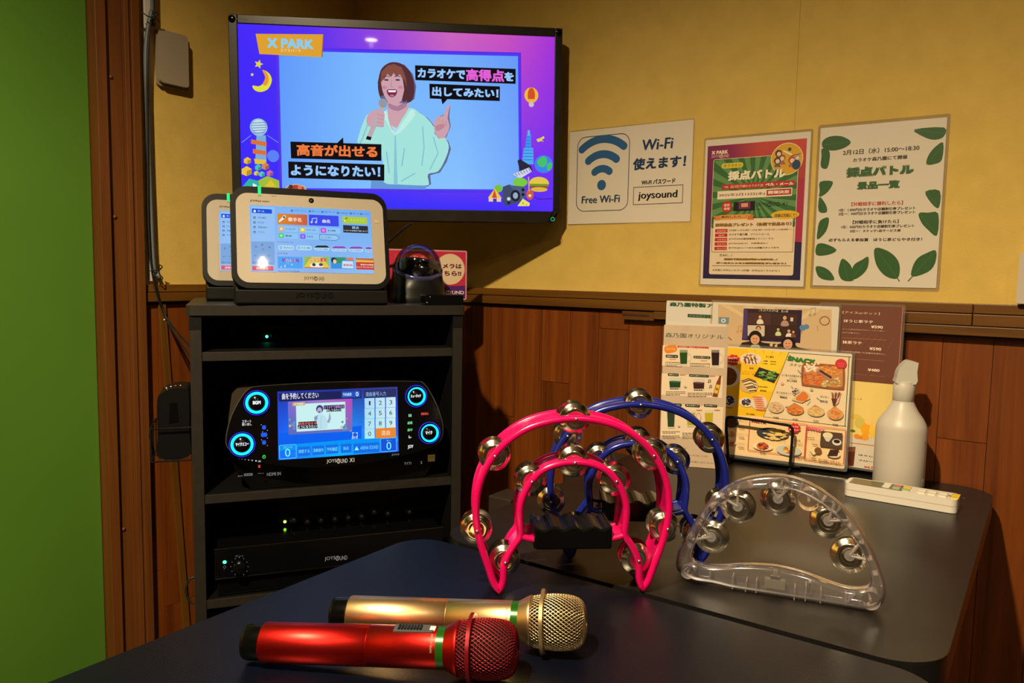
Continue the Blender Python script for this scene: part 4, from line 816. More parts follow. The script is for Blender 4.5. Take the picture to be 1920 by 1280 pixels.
# ================================================================= tambourines
PINK = mat('pink_plastic', (.60, .0025, .105), .22, coat=.25); BLUE = mat('blue_plastic', (.008, .014, .19), .22, coat=.25)
JING = mat('jingle_nickel', (.78, .72, .58), .16, metal=1.)
def jmesh(r):
    return [(r, 0), (r*.985, .0007), (r*.80, .0012), (r*.74, .0030), (r*.56, .0040), (r*.42, .0030), (r*.36, .0028), (r*.06, .0030), (0, .003)]
LC = crop(840, 720, .328125)
def tambourine(M, col, label, src):
    """src: the frame in which the photographed outline of the shape was read"""
    t = thing('tambourine', M, label, 'tambourine', None)
    def sym(L): return L+[(-a, b) for a, b in L[::-1]]
    OA = [(-.0835, .004), (-.0885, .012), (-.0945, .030), (-.1020, .052), (-.1075, .076), (-.1090, .098), (-.1055, .123), (-.0960, .146), (-.0790, .168), (-.0550, .185), (-.0280, .194), (0, .197)]
    outer = smooth_poly(OA+[(-a, b) for a, b in OA[-2::-1]], 4, False)
    IA = [(-.0805, .004), (-.0775, .013), (-.0765, .030), (-.0715, .044), (-.0650, .055), (-.0590, .0645), (-.0600, .082), (-.0595, .100), (-.0520, .120), (-.0380, .137), (-.0200, .1455), (0, .148)]
    inner = smooth_poly(IA+[(-a, b) for a, b in IA[-2::-1]], 4, False)
    D = .046; rr = .0042
    tipR = [(.0820, .0012)]; tipL = [(-.0820, .0012)]
    loop = outer+tipR+inner[::-1]+tipL
    m = MB()
    for z in (-rr*.8, -D+rr*.8): m.tube([(x, y, z) for x, y in loop], rr, col, 10, True)
    for s in (-1, 1):
        for z in (-rr*.8, -D+rr*.8): m.tube([(s*.0590, .0645, z), (s*.054, .0625, z), (s*.043, .0600, z)], rr*.9, col, 10)
    JC = [(0, .1970, 0), (-.0890, .1555, 1), (.0890, .1555, 1), (-.1075, .0715, 2), (.1075, .0715, 2), (0, .148, 0), (-.0475, .1265, 1), (.0475, .1265, 1), (-.0755, .035, 3), (.0755, .035, 3)]
    def band(path, closed=False):
        n = len(path); vs = []; fs = []
        for i, (x, y) in enumerate(path):
            a = path[max(i-1, 0)]; b = path[min(i+1, n-1)]; dx, dy = b[0]-a[0], b[1]-a[1]; L = math.hypot(dx, dy) or 1; nx, ny = -dy/L*.0012, dx/L*.0012
            vs += [(x+nx, y+ny, -rr*.8), (x+nx, y+ny, -D+rr*.8), (x-nx, y-ny, -D+rr*.8), (x-nx, y-ny, -rr*.8)]
        hole = lambda p: any(math.hypot(p[0]-j[0], p[1]-j[1]) < .0145 for j in JC)
        for i in range(n-1):
            mx = ((path[i][0]+path[i+1][0])/2, (path[i][1]+path[i+1][1])/2)
            if hole(mx): continue
            k = 4*i; fs += [(k, k+4, k+5, k+1), (k+2, k+6, k+7, k+3)]
        m.add(vs, fs, col, True)
    dense = lambda p: smooth_poly(p, 3, False)
    band(dense(outer)); band(dense(inner))
    for s in (-1, 1): band([(s*.0590, .0645), (s*.054, .0625), (s*.043, .0600)])
    obj('hoop', m, t)
    # hand grip with finger grooves
    GR = mat('grip_black', (.0025, .0025, .0025), .22, spec=.4)
    n = 24; vs = []; x0, x1 = -.0440, .0440
    for i in range(n+1):
        x = x0+(x1-x0)*i/n; yt = .0745+.0022*math.cos(i/n*2*PI*4)
        vs += [(x, yt, .0025), (x, yt, -D-.0025), (x, .0495, -D-.0015), (x, .0495, .0015)]
    fs = [(0, 1, 2, 3), tuple(4*n+k for k in (3, 2, 1, 0))]
    for i in range(n):
        k = 4*i; fs += [(k, k+4, k+5, k+1), (k+1, k+5, k+6, k+2), (k+2, k+6, k+7, k+3), (k+3, k+7, k+4, k)]
    obj('grip', MB().add(vs, fs, GR), t, bevel=.0022)
    pin = MB().lathe([(.0011, -D+.001), (.0011, .0004), (.0019, .0006), (.0016, .0016), (0, .0019)], STEEL, 14)
    jm = MB(); pr = jmesh(.0178)
    jm.lathe([(a, b) for a, b in pr], JING, 36, None, True, False); jm.lathe([(a, b-.0006) for a, b in pr][::-1], JING, 36, None, True, False)
    pm = pin.mesh('pin'); jd = jm.mesh('jingle')
    for x, y, k in JC:
        for z, f in ((-.0110, 0), (-.0310, 180)):
            o = bpy.data.objects.new('jingle', jd); COL.objects.link(o); o.parent = t
            jx, jy = random.uniform(-.0006, .0006), -.0012
            o.matrix_basis = T_((x+jx, y+jy, z)) @ RX(random.uniform(-5, 5)) @ RY(f+random.uniform(-5, 5))
        o = bpy.data.objects.new('pin', pm); COL.objects.link(o); o.parent = t; o.matrix_basis = T_((x, y, 0))
    return t
a, b = tb(930, 1117, TZ), tb(1212, 1112, TZ); yw = math.atan2((b-a)[1], (b-a)[0]); PKM = frame(((a+b)/2)+np.array([0, 0, .0028]), yw)
tambourine(PKM, PINK, 'bright pink half moon tambourine standing on its two tips', PKM)
a, b = tb(1055, 1050, TZ), tb(1330, 1058, TZ); yw = math.atan2((b-a)[1], (b-a)[0]); BLM = frame(((a+b)/2)+np.array([0, 0, .0028]), yw)
tambourine(BLM, BLUE, 'dark blue half moon tambourine standing behind the pink one', PKM)
# clear tambourine
a, b = tb(1385.3, 1112.6, TZ), tb(1591.6, 1145.0, TZ); yw = math.atan2((b-a)[1], (b-a)[0]); CLM = frame(((a+b)/2)+np.array([0, 0, .0012]), yw, .08)
LK = crop(1240, 870, .234375); ck = lambda L: [at(CLM, *LK(*q)) for q in L]
CLR = clear('clear_plastic', (.90, .885, .91), (.90, .86, .90), .10, .05, .42, .035)
t = thing('tambourine', CLM, 'transparent tambourine with a straight handle standing at the right', 'tambourine')
outl = smooth_poly(ck([(108, 790), (125, 700), (180, 600), (240, 500), (320, 370), (420, 260), (540, 170), (680, 115), (850, 92), (1000, 98), (1150, 140), (1300, 220), (1440, 330), (1540, 440), (1620, 560), (1690, 690), (1745, 820), (1785, 930), (1805, 1030), (1785, 1120), (1720, 1180), (1620, 1188), (1450, 1165), (1280, 1140), (1100, 1120), (900, 1090), (700, 1050), (540, 1010), (380, 970), (240, 945), (150, 890), (112, 840)]), 3)
inl = smooth_poly(ck([(238, 750), (262, 660), (330, 510), (400, 395), (500, 305), (640, 230), (800, 208), (980, 212), (1100, 238), (1250, 312), (1400, 432), (1510, 562), (1600, 700), (1660, 850), (1685, 930), (1660, 990), (1600, 1010), (1480, 1000), (1330, 950), (1150, 880), (950, 830), (800, 815), (640, 812), (500, 826), (380, 826), (290, 805), (248, 780)]), 3)
ymin = min(y for x, y in outl)
outl = [(x, max(y, 0.0005)) for x, y in outl]
def resamp(P, n, c):
    # resample by angle about c so the two outlines pair up
    out = []; N = len(P); cc = np.array(c); an = [math.atan2(y-c[1], x-c[0]) for x, y in P]
    for k in range(n):
        th = -PI+2*PI*k/n; d = (math.cos(th), math.sin(th)); best = None
        for i in range(N):
            p = np.array(P[i])-cc; q = np.array(P[(i+1) % N])-cc; e = q-p; den = d[0]*e[1]-d[1]*e[0]
            if abs(den) < 1e-12: continue
            tt = (p[0]*e[1]-p[1]*e[0])/den; u = (p[0]*d[1]-p[1]*d[0])/den
            if tt > 0 and -1e-6 <= u <= 1+1e-6 and (best is None or tt > best): best = tt
        out.append((c[0]+d[0]*best, c[1]+d[1]*best))
    return out
c0 = (sum(x for x, y in inl)/len(inl), sum(y for x, y in inl)/len(inl)+.006); n = 160
O = resamp(outl, n, c0); I = resamp(inl, n, c0)
CD = .024
m = MB(); vs = []; K = 12
for k in range(n):
    (ox, oy), (ix, iy) = O[k], I[k]; mx, my = (ox+ix)/2, (oy+iy)/2; hx, hy = (ox-ix)/2, (oy-iy)/2
    for j in range(K):
        a = 2*PI*j/K; ca_, sa_ = math.cos(a), math.sin(a); e = .55
        u = math.copysign(abs(ca_)**e, ca_); v = math.copysign(abs(sa_)**e, sa_)
        vs.append((mx+hx*u, my+hy*u, -CD/2+v*CD/2))
m.add(vs, [(k*K+j, k*K+(j+1) % K, ((k+1) % n)*K+(j+1) % K, ((k+1) % n)*K+j) for k in range(n) for j in range(K)], CLR, True)
obj('clear_tube', m, t)
CLR2 = clear('clear_rib', (.86, .84, .87), (.95, .90, .90), .12, .20, .5, .12)
def rib(px, py, qx, qy, w=.0013):
    a, b = at(CLM, *LK(px, py)), at(CLM, *LK(qx, qy)); a, b = tuple(.88*u+.12*v for u, v in zip(a, b)), tuple(.88*v+.12*u for u, v in zip(a, b)); dx, dy = b[0]-a[0], b[1]-a[1]; L = math.hypot(dx, dy); nx, ny = -dy/L*w/2, dx/L*w/2
    return MB().prism([(a[0]+nx, a[1]+ny), (b[0]+nx, b[1]+ny), (b[0]-nx, b[1]-ny), (a[0]-nx, a[1]-ny)], -CD+.003, -.0025, CLR2)
for q in ((180, 640, 250, 690), (300, 410, 400, 470), (370, 320, 430, 390), (520, 190, 560, 270), (680, 125, 720, 215), (700, 150, 730, 205), (860, 110, 870, 200), (1060, 130, 1040, 215), (1130, 150, 1110, 235), (1240, 200, 1200, 270), (1330, 250, 1280, 325), (1440, 350, 1380, 410), (1530, 500, 1470, 530), (1600, 560, 1520, 590), (1630, 640, 1570, 640), (1700, 770, 1640, 780), (1745, 890, 1680, 900),
          (170, 860, 240, 800), (390, 850, 375, 965), (570, 890, 565, 1020), (680, 930, 670, 1040), (760, 930, 755, 1050), (1070, 980, 1060, 1110), (1160, 960, 1150, 1120), (1280, 1000, 1270, 1135), (1480, 1030, 1475, 1155), (1560, 1040, 1480, 1120)):
    obj('inner_rib', rib(*q), t)
for x, y, r in ((430, 415, .0125), (1180, 292, .0115), (210, 865, .008), (1675, 1095, .010), (960, 165, .0075)):
    X, Y = at(CLM, *LK(x, y)); m = MB(); m.lathe([(r, -CD+.001), (r, -.001)], CLR2, 24, T_((X, Y, 0)), caps=False); m.lathe([(.0016, -CD+.002), (.0016, -.002)], CLR2, 10, T_((X, Y, 0))); obj('screw_post', m, t)
SWB = mat('switch_pale', (.16, .145, .11), .4)
X, Y = at(CLM, *LK(905, 980)); m = MB(); m.box((X-.011, Y-.005, -.018), (X+.011, Y+.005, -.008), SWB); m.box((X-.0025, Y+.009, -.015), (X+.0025, Y+.016, -.008), SWB); m.box((X-.005, Y+.005, -.014), (X+.005, Y+.009, -.009), STEEL); obj('light_switch', m, t)
X, Y = at(CLM, *LK(1190, 965)); obj('led_bulb', MB().ball((X, Y, -.012), .0025, CLR2, 8).box((X-.0008, Y-.012, -.013), (X+.0008, Y-.002, -.011), STEEL), t)
jm = MB(); pr = jmesh(.0196); jm.lathe(pr, JING, 40, None, True, False); jm.lathe([(a, b-.0006) for a, b in pr][::-1], JING, 40, None, True, False); jd = jm.mesh('jingle')
for x, y, ax, ay in ((395, 590, 270, 540), (608, 345, 540, 225), (932, 282, 945, 180), (1338, 462, 1440, 390), (1508, 742, 1640, 700)):
    X, Y = at(CLM, *LK(x, y)); U, V = at(CLM, *LK(ax, ay))
    for z, f in ((-.0105, 0), (-.0165, 180)):
        o = bpy.data.objects.new('jingle', jd); COL.objects.link(o); o.parent = t; o.matrix_basis = T_((X, Y-.0012, z)) @ RX(random.uniform(-4, 4)) @ RY(f+random.uniform(-4, 4))
    m = MB(); dx, dy = U-X, V-Y; L = math.hypot(dx, dy); ex, ey = -dy/L, dx/L
    for z in (-.0045, -.0195):
        for s in (-1, 1): m.tube([(X, Y, z), (U+ex*.011*s, V+ey*.011*s, z)], .0016, CLR2, 8)
        m.lathe([(.0055, z-.001), (.0055, z+.001)], CLR2, 20, T_((X, Y, 0)))
    m.lathe([(.0016, -.021), (.0016, -.003)], CLR2, 12, T_((X, Y, 0))); obj('jingle_holder', m, t)

# ================================================================= microphones
def microphone(a, b, za, zb, rb, col, colg, label, switch):
    A = Vector((a[0], a[1], za)); B = Vector((b[0], b[1], zb)); d = (B-A).normalized()
    up = Vector((0, 0, 1)); yv = (up-d*up.dot(d)).normalized(); xv = yv.cross(d)
    M = Matrix(((xv.x, yv.x, d.x, A.x), (xv.y, yv.y, d.y, A.y), (xv.z, yv.z, d.z, A.z), (0, 0, 0, 1)))
    t = thing('microphone', M, label, 'microphone')
    r = .0178
    obj('tail_cap', MB().lathe([(0, 0), (.012, 0), (.0148, .0012), (.0158, .004), (.0158, .021)], mat('mic_cap', (.002, .002, .002), .18, spec=.4), 36, None), t)
    obj('body', MB().lathe([(.0160, .0185), (.0172, .0185), (r, .020), (r+.0002, .1183), (r-.00005, .1184), (r-.00005, .1186), (r+.0002, .1187), (r+.0004, .1815)], col, 56), t)
    obj('green_band', MB().lathe([(r+.0003, .1815), (r+.0003, .1882)], mat('mic_band', (.014, .10, .006), .25, metal=.3), 48, caps=False), t)
    obj('collar', MB().lathe([(r+.0004, .1882), (r+.0016, .1905), (r+.0050, .1965), (.0238, .1990), (.0238, .2005), (.0226, .2008)], col, 56), t)
    prof = [(.0226, .2005), (.0236, .205), (.0246, .211), (.0252, .217), (.0255, .223), (.0254, .229), (.0249, .235), (.0238, .241), (.0216, .246), (.0180, .2495), (.0120, .2515), (.0055, .2522), (0, .2524)]
    sub = [tuple(p) for p in smooth_poly([(p[0], p[1]) for p in prof], 3, False)]
    # arc-length profile for an even woven mesh
    acc = [0]
    for i in range(1, len(sub)): acc.append(acc[-1]+math.dist(sub[i], sub[i-1]))
    def pr(s):
        s = min(max(s, 0), acc[-1]-1e-9); i = next(k for k in range(1, len(acc)) if acc[k] >= s); f = (s-acc[i-1])/(acc[i]-acc[i-1])
        return sub[i-1][0]*(1-f)+sub[i][0]*f, sub[i-1][1]*(1-f)+sub[i][1]*f
    m = MB(); NR = 26; NC = 44; smax = acc[-1]*.93
    vs = []
    for j in range(NR+1):
        rr, z = pr(smax*j/NR)
        for k in range(NC): an = 2*PI*(k+.5*(j % 2))/NC; vs.append((rr*math.cos(an), rr*math.sin(an), z))
    fs = []
    for j in range(NR-1):
        for k in range(NC):
            o_ = j % 2; b0 = j*NC+k; l = (j+1)*NC+((k-1+o_) % NC); rr_ = (j+1)*NC+((k+o_) % NC); tp = (j+2)*NC+k; fs.append((b0, rr_, tp, l))
    m.add(vs, fs, colg, True)
    g = obj('grille', m, t); wf = g.modifiers.new('weave', 'WIREFRAME'); wf.thickness = .00105; wf.use_even_offset = False; wf.use_replace = True; wf.use_boundary = True
    obj('foam', MB().lathe([(max(a_-.0022, 0), b_-.0008) for a_, b_ in sub], mat('mic_foam', (.012, .009, .008), .9), 32, None, True, False), g)
    n = 40
    m = MB(); m.prism([(q*math.cos(a_), q*math.sin(a_)) for q, a_ in [(.0303, 2*PI*k/n) for k in range(n)]], .2100, .2132, colg, smooth=True, top=[(.0298*math.cos(2*PI*k/n), .0298*math.sin(2*PI*k/n)) for k in range(n)])
    obj('anti_roll_ring', m, t, bevel=.0008)
    if switch:
        sm = RZ(switch)
        sw = obj('switch_plate', MB().box((-.0058, r-.002, .142), (.0058, r+.0009, .178), mat('switch_grey', (.06, .06, .055), .4), sm), t, bevel=.0006)
        m = MB()
        for k in range(8): m.box((-.0035, r+.0009, .146+.0028*k), (.0035, r+.0024, .1476+.0028*k), BLACK, sm)
        obj('slider', m, sw)
        obj('label_strip', MB().box((-.003, r-.001, .1745), (.003, r+.0011, .1795), WHITEPL, sm), t)
    v, f, lx, hx, ly, hy = letters('MADE IN JAPAN', .02)
    th0 = math.radians(62); R1 = r+.0007; kx = .016/(hx-lx)   # tiny lettering wrapped round the barrel beside the green band
    vs = []
    for X, Y in v:
        an = th0-(X-lx)*kx/R1; vs.append((R1*math.cos(an)*-1, R1*math.sin(an), .1795-(Y-ly)*kx*1.2))
    obj('lettering', MB().add(vs, f, mat('mic_print', (.35, .28, .20), .5)), t)
    return t
RED = mat('red_metallic', (.68, .022, .018), .36, metal=1., bump=('noise', 2600, .10, .0002)); REDG = mat('red_grille', (.24, .007, .014), .35, metal=.55)
GOLD = mat('gold_metallic', (.80, .56, .28), .36, metal=1., bump=('noise', 2600, .10, .0002)); GOLDG = mat('gold_grille', (.78, .58, .32), .3, metal=.9)
def micline(t0, h0):
    a, b = tb(*t0, TZ+.0188), tb(*h0, TZ+.0285); d = b-a; L = np.linalg.norm(d[:2]); return a, a+d/L*.25
a, b = micline((460, 1201), (955, 1220)); microphone(a, b, TZ+.0180, TZ+.0300, .0178, RED, REDG, 'red karaoke microphone lying nearest the camera', 6)
a, b = micline((624, 1148), (1090, 1170)); microphone(a, b, TZ+.0180, TZ+.0300, .0178, GOLD, GOLDG, 'gold karaoke microphone lying behind the red one', 0)

# ================================================================= menus on the far table
def sheet(name, label, M, w, h, th, paper, cat='menu', r=.003, film=None):
    t = thing(name, M, label, cat)
    obj('sheet', MB().prism(rrect(-w/2, -h/2, w/2, h/2, r), -th, 0, paper), t)
    if film: obj('clear_film', MB().prism(rrect(-w/2-film, -h/2-film, w/2+film, h/2+film, .004), -th-.0004, -th-.00002, FILM), t)
    return t
FILM = clear('laminate_film', (.93, .92, .90), (.9, .85, .75), .15, .12, .3, .06)
PAPER = mat('paper_white', (.72, .66, .58), .5); PAPERW = mat('laminated_white', (.71, .63, .52), .28, coat=.25)
# green titled sheet, party flyer, drinks sheet leaning on the wall
cq = crop(1340, 560, .257880); cg = crop(1220, 550, .265577)
def lean(px_tl, px_br, y, w=None, h=None, tl=.06, yaw=0.):
    M = frame((0, y, .8), yaw, tl); a = at(M, *px_tl); b = at(M, *px_br); x0, x1 = a[0], b[0]; y1, y0 = a[1], b[1]
    if w: x0 = x1-w if w < 0 else x0; x1 = x1 if w < 0 else x0+w
    if w and w < 0: x0 = x1+w
    if h: y0 = y1-h
    C2 = M @ Vector(((x0+x1)/2, (y0+y1)/2, 0)); return frame(tuple(C2), yaw, tl), x1-x0, y1-y0
M1, w, h = lean((1250, 563), (1400, 880), 1.517, tl=.03, w=.21, h=.297)
t = sheet('drinks_sheet', 'white sheet with a green title standing behind the folded beige menu', M1, w, h, .0006, PAPER)
P = Print(M1, .0002, cg); P.text('森乃園特製アルコール', 135, 60, 660, 112, (30, 84, 50), .05); P.rect(262, 144, 480, 178, (30, 70, 44)); P.text('自家焙煎ほうじ茶', 272, 150, 464, 172, (150, 170, 130), .01); printed(t, P)
M3, w, h = lean((1540, 570), (1672, 890), 1.515, w=None, h=.297, tl=.04)
t = sheet('latte_menu', 'tall brown and yellow hot drinks menu at the right of the menus', M3, w, h, .0008, PAPERW, film=.004)
P = Print(M3, .0002, cq)
P.poly([(-w/2, h/2), (w/2, h/2), (w/2, .010), (-w/2, .010)], (112, 66, 52), 0, True); P.poly([(-w/2, .010), (w/2, .010), (w/2, -.090), (-w/2, -.090)], (234, 206, 122), 0, True); P.poly([(w/2-.0012, h/2), (w/2, h/2), (w/2, -h/2), (w/2-.0012, -h/2)], (196, 110, 96), 0, True)
for k in range(7): P.line([(960+k*50, 340+k*4), (1060+k*40, 250+k*6)], .0006, (132, 84, 66))
P.text('【アイスorホット】', 930, 88, 1200, 118, (232, 208, 160), .01); P.text('ほうじ茶ラテ', 940, 148, 1152, 180, (250, 232, 210), .03); P.text('¥590', 1138, 192, 1222, 218, (250, 232, 210), .03); P.text('ほうじ茶専門店が作るしっかり濃い', 930, 216, 1236, 238, (236, 210, 190), .01); P.text('ほうじ茶ラテ。', 930, 240, 1054, 256, (236, 210, 190), .01)
P.line([(920, 282), (1246, 300)], .0005, (180, 130, 110)); P.text('抹茶ラテ', 930, 302, 1070, 334, (250, 232, 210), .03); P.text('¥590', 1126, 350, 1210, 378, (250, 232, 210), .03); P.text('宇治抹茶を使用した本格的な味わい。', 922, 376, 1240, 408, (236, 210, 190), .01)
P.line([(1010, 436), (1230, 452)], .0005, (180, 130, 110)); P.text('¥480', 1114, 504, 1198, 532, (250, 232, 210), .03); P.text('ほうじ茶が提供できる、淹れたての', 900, 536, 1236, 566, (236, 210, 190), .01)
P.text('【アイスorホット】', 880, 706, 1066, 736, (70, 40, 24), .02)
for x, y, rx, ry, c in ((1030, 860, 40, 26, (226, 190, 90)), (1060, 905, 40, 44, (206, 190, 90)), (1100, 950, 34, 50, (240, 168, 40)), (1150, 960, 26, 46, (246, 200, 70)), (1120, 890, 30, 30, (240, 200, 120)), (1036, 1000, 22, 20, (232, 140, 40)), (1090, 1006, 30, 26, (240, 160, 46)), (1005, 960, 18, 12, (90, 120, 40)), (1060, 1010, 14, 12, (230, 130, 30))): P.disc(x, y, rx, c, ry)
P.line([(985, 1046), (1170, 1068)], .0012, (196, 130, 60)); P.poly([(960, 1075), (1025, 1075), (1010, 1215), (970, 1215)], (96, 44, 26), 0); P.poly([(960, 1075), (1025, 1075), (1020, 1110), (964, 1110)], (130, 80, 60)); P.text('ほうじ茶', 1046, 1128, 1190, 1158, (60, 34, 22), .04); P.text('フロート', 1046, 1166, 1186, 1196, (60, 34, 22), .04); P.text('¥670', 1086, 1212, 1172, 1240, (206, 50, 60), .03)
printed(t, P)
M2, w, h = lean((1337, 566), (1566, 700), 1.508, h=.21, tl=.04)
t = sheet('party_flyer', 'cream flyer with a photo of people on a screen, standing behind the snack menu', M2, w, h, .0006, PAPERW, film=.004)
P = Print(M2, .0002, cq)
P.poly([(25, 40), (850, 78), (846, 700), (20, 690)], (206, 176, 136)); 
for k in range(5): P.poly([(440, 260), (40+k*165, 44+k*8), (110+k*165, 48+k*8)], (218, 192, 152))
P.poly([(215, 70), (636, 82), (622, 322), (198, 300)], (44, 30, 66)); P.poly([(245, 82), (610, 96), (604, 300), (238, 284)], (54, 30, 32)); P.poly([(210, 75), (240, 78), (236, 290), (203, 296)], (76, 58, 110))
P.poly([(240, 100), (412, 104), (408, 190), (240, 184)], (76, 48, 44)); P.poly([(416, 108), (604, 112), (598, 196), (412, 190)], (64, 40, 38)); P.poly([(240, 192), (364, 194), (362, 272), (240, 268)], (206, 190, 166)); P.poly([(372, 196), (600, 200), (596, 290), (370, 280)], (58, 36, 32))
def figure(x, y, s, top, hair=(30, 20, 18), skin=(214, 160, 124)):
    P.poly([(x-s*1.5, y+s*3.2), (x-s*1.1, y+s*1.5), (x, y+s*1.1), (x+s*1.1, y+s*1.5), (x+s*1.5, y+s*3.2)], top, 2); P.disc(x, y-s*.12, s*.95, hair); P.disc(x, y+s*.12, s*.68, skin, s*.82)
figure(330, 130, 16, (226, 214, 196)); figure(510, 136, 19, (176, 140, 130)); figure(318, 216, 19, (220, 212, 196)); figure(462, 222, 14, (200, 214, 150)); figure(540, 232, 15, (226, 216, 206)); figure(572, 240, 12, (120, 70, 60))
P.rect(552, 136, 570, 164, (220, 200, 180))
P.poly([(175, 350), (200, 318), (300, 300), (360, 320), (460, 330), (560, 300), (600, 350), (700, 372), (175, 352)], (44, 26, 24)); P.disc(296, 282, 46, (28, 18, 16), 54); P.disc(294, 296, 31, (216, 160, 120), 37); P.poly([(258, 352), (270, 334), (320, 334), (336, 356)], (190, 206, 170)); P.line([(280, 308), (294, 315), (308, 307)], .0009, (150, 60, 50)); P.disc(283, 290, 4, (50, 30, 26)); P.disc(305, 290, 4, (50, 30, 26))
P.disc(536, 322, 50, (26, 18, 18), 50); P.disc(532, 330, 31, (216, 160, 124), 38); P.line([(516, 342), (532, 350), (546, 340)], .0009, (150, 60, 50)); P.disc(521, 324, 4, (50, 30, 26)); P.disc(543, 324, 4, (50, 30, 26))
P.text('X PARKで集合!?', 318, 70, 540, 102, (26, 20, 22), .06, outline=((240, 226, 206), .14)); P.line([(400, 332), (430, 322), (452, 318), (452, 340)], .0015, (220, 190, 130)); P.disc(412, 336, 11, (220, 190, 130)); P.disc(446, 342, 10, (220, 190, 130))
P.poly([(30, 132), (106, 136), (102, 182), (28, 178)], (110, 140, 160)); P.disc(64, 158, 16, (226, 220, 200)); P.disc(64, 158, 8, (110, 140, 160))
def note(x, y, s, c): P.line([(x, y), (x, y-s*1.5), (x+s, y-s*1.7), (x+s, y-s*.2)], .0011, c); P.disc(x-s*.2, y, s*.3, c); P.disc(x+s*.8, y-s*.2, s*.3, c)
note(172, 240, 26, (206, 140, 90)); note(700, 118, 32, (170, 150, 120)); P.line([(750, 235), (746, 200), (752, 196)], .0008, (150, 130, 90)); P.ring(800, 160, 36, 29, (150, 90, 70)); P.disc(640, 210, 22, (90, 130, 170)); P.disc(668, 202, 18, (90, 130, 170)); P.line([(636, 230), (634, 250)], .001, (90, 130, 170)); P.line([(92, 270), (122, 300)], .002, (150, 96, 70))
printed(t, P)
# snack menu, laminated, leaning in the wire stand
br = tb(1583, 879, .6535)
w_, u_, n_ = [np.array(v) for v in (frame((0, 0, 0), .10, .13).col[0][:3], frame((0, 0, 0), .10, .13).col[1][:3], frame((0, 0, 0), .10, .13).col[2][:3])]
SW, SHH = .297, .21
c_ = br-w_*(SW/2-.0)+u_*SHH/2
SNM = frame(tuple(c_), .10, .13)
t = sheet('snack_menu', 'yellow and white laminated snack menu leaning in the wire stand', SNM, SW, SHH, .0008, PAPERW, film=.005)
cn = crop(1340, 640, .195258); P = Print(SNM, .0002, cn)
CR = (232, 204, 158)
P.poly([(-.146, .102), (.0, .102), (.0, -.02), (-.146, -.02)], (232, 178, 22), 0, True); P.poly([(60, 50), (712, 105), (470, 722), (50, 700)], (234, 184, 20)); 
for k in range(5): P.poly([(300+k*90, 60+k*10), (360+k*90, 65+k*10), (620-k*30, 480), (560-k*60, 470)], (240, 200, 40))
P.poly([(50, 700), (470, 722), (1250, 815), (1240, 1210), (40, 1060)], (236, 202, 150))
P.poly([(712, 105), (1308, 150), (1256, 818), (466, 722)], (228, 204, 168)); P.line([(1312, 150), (712, 106), (468, 724), (1262, 816)], .0013, (32, 66, 40)); P.line([(1292, 148), (1252, 815)], .0013, (32, 66, 40))
def burst(x, y, r, tx1, tx2): P.poly([(x+(r if k % 2 else r*.82)*math.cos(PI*k/9), y+(r if k % 2 else r*.82)*.8*math.sin(PI*k/9)) for k in range(18)], (196, 40, 46)); P.text(tx1, x-r*.62, y-r*.42, x+r*.62, y-r*.06, (246, 220, 206), .05); P.text(tx2, x-r*.72, y+r*.05, x+r*.72, y+r*.40, (246, 220, 206), .05)
P.disc(140, 330, 105, (226, 214, 196), 112); P.disc(130, 335, 78, (104, 52, 26), 92)
for k in range(40): a = random.uniform(0, 2*PI); q = random.random()**.5; P.disc(130+66*q*math.cos(a), 335+80*q*math.sin(a), 9, random.choice(((80, 36, 18), (140, 74, 36), (116, 84, 36), (60, 26, 16))), 5)
burst(178, 178, 72, 'シェアに', 'オススメ！')
def dish(x, y, rx, ry, plate, foods, n, fr=.8, s=8):
    P.disc(x, y, rx, plate, ry)
    for k in range(n): a = random.uniform(0, 2*PI); q = random.random()**.5*fr; P.disc(x+rx*q*math.cos(a), y+ry*q*math.sin(a), s*random.uniform(.7, 1.4), random.choice(foods), s*random.uniform(.5, .9))
dish(348, 168, 98, 64, (226, 210, 190), ((206, 150, 90), (120, 64, 30), (240, 226, 206), (176, 112, 60)), 36, .72, 12)
for k in range(4): P.line([(290+k*30, 150), (300+k*34, 215)], .002, (86, 42, 24))
P.text('たこ焼き', 494, 136, 566, 158, (60, 34, 10), .03); P.text('8個　¥630', 470, 180, 590, 200, (60, 34, 10), .03); P.text('15個　¥970', 460, 205, 588, 224, (60, 34, 10), .03)
P.poly([(428, 246), (624, 312), (570, 400), (376, 332)], (36, 34, 34))
for k in range(46): x = random.uniform(430, 580); y = random.uniform(285, 370); P.disc(x, y, 15, random.choice(((110, 160, 60), (90, 140, 50), (140, 186, 80))), 6)
P.text('枝豆', 336, 246, 374, 266, (60, 34, 10), .03); P.text('レギュラー　¥430', 268, 284, 420, 302, (60, 34, 10), .03); P.text('ビッグ　¥700', 266, 304, 410, 322, (60, 34, 10), .03)
P.disc(330, 424, 86, (206, 170, 110), 76)
for k in range(9): P.line([(258+k*9, 380+k*12), (330+k*9, 356+k*14), (398, 385+k*12)], .0018, random.choice(((56, 34, 20), (236, 222, 190), (90, 60, 30))))
P.text('お好み焼き', 420, 424, 510, 444, (60, 34, 10), .03); P.text('¥760', 436, 462, 496, 482, (60, 34, 10), .03)
dish(140, 572, 70, 66, (206, 190, 170), ((40, 40, 70), (60, 60, 96), (30, 28, 40)), 24, .7, 14); dish(306, 584, 66, 52, (220, 206, 190), ((40, 38, 64), (70, 66, 100), (30, 28, 40)), 24, .6, 12)
P.disc(430, 590, 72, (224, 206, 186), 78)
for k in range(7): P.disc(415+k*5, 535+k*20, 50, (206, 110, 66), 13); P.disc(412+k*5, 532+k*20, 40, (226, 140, 90), 5)
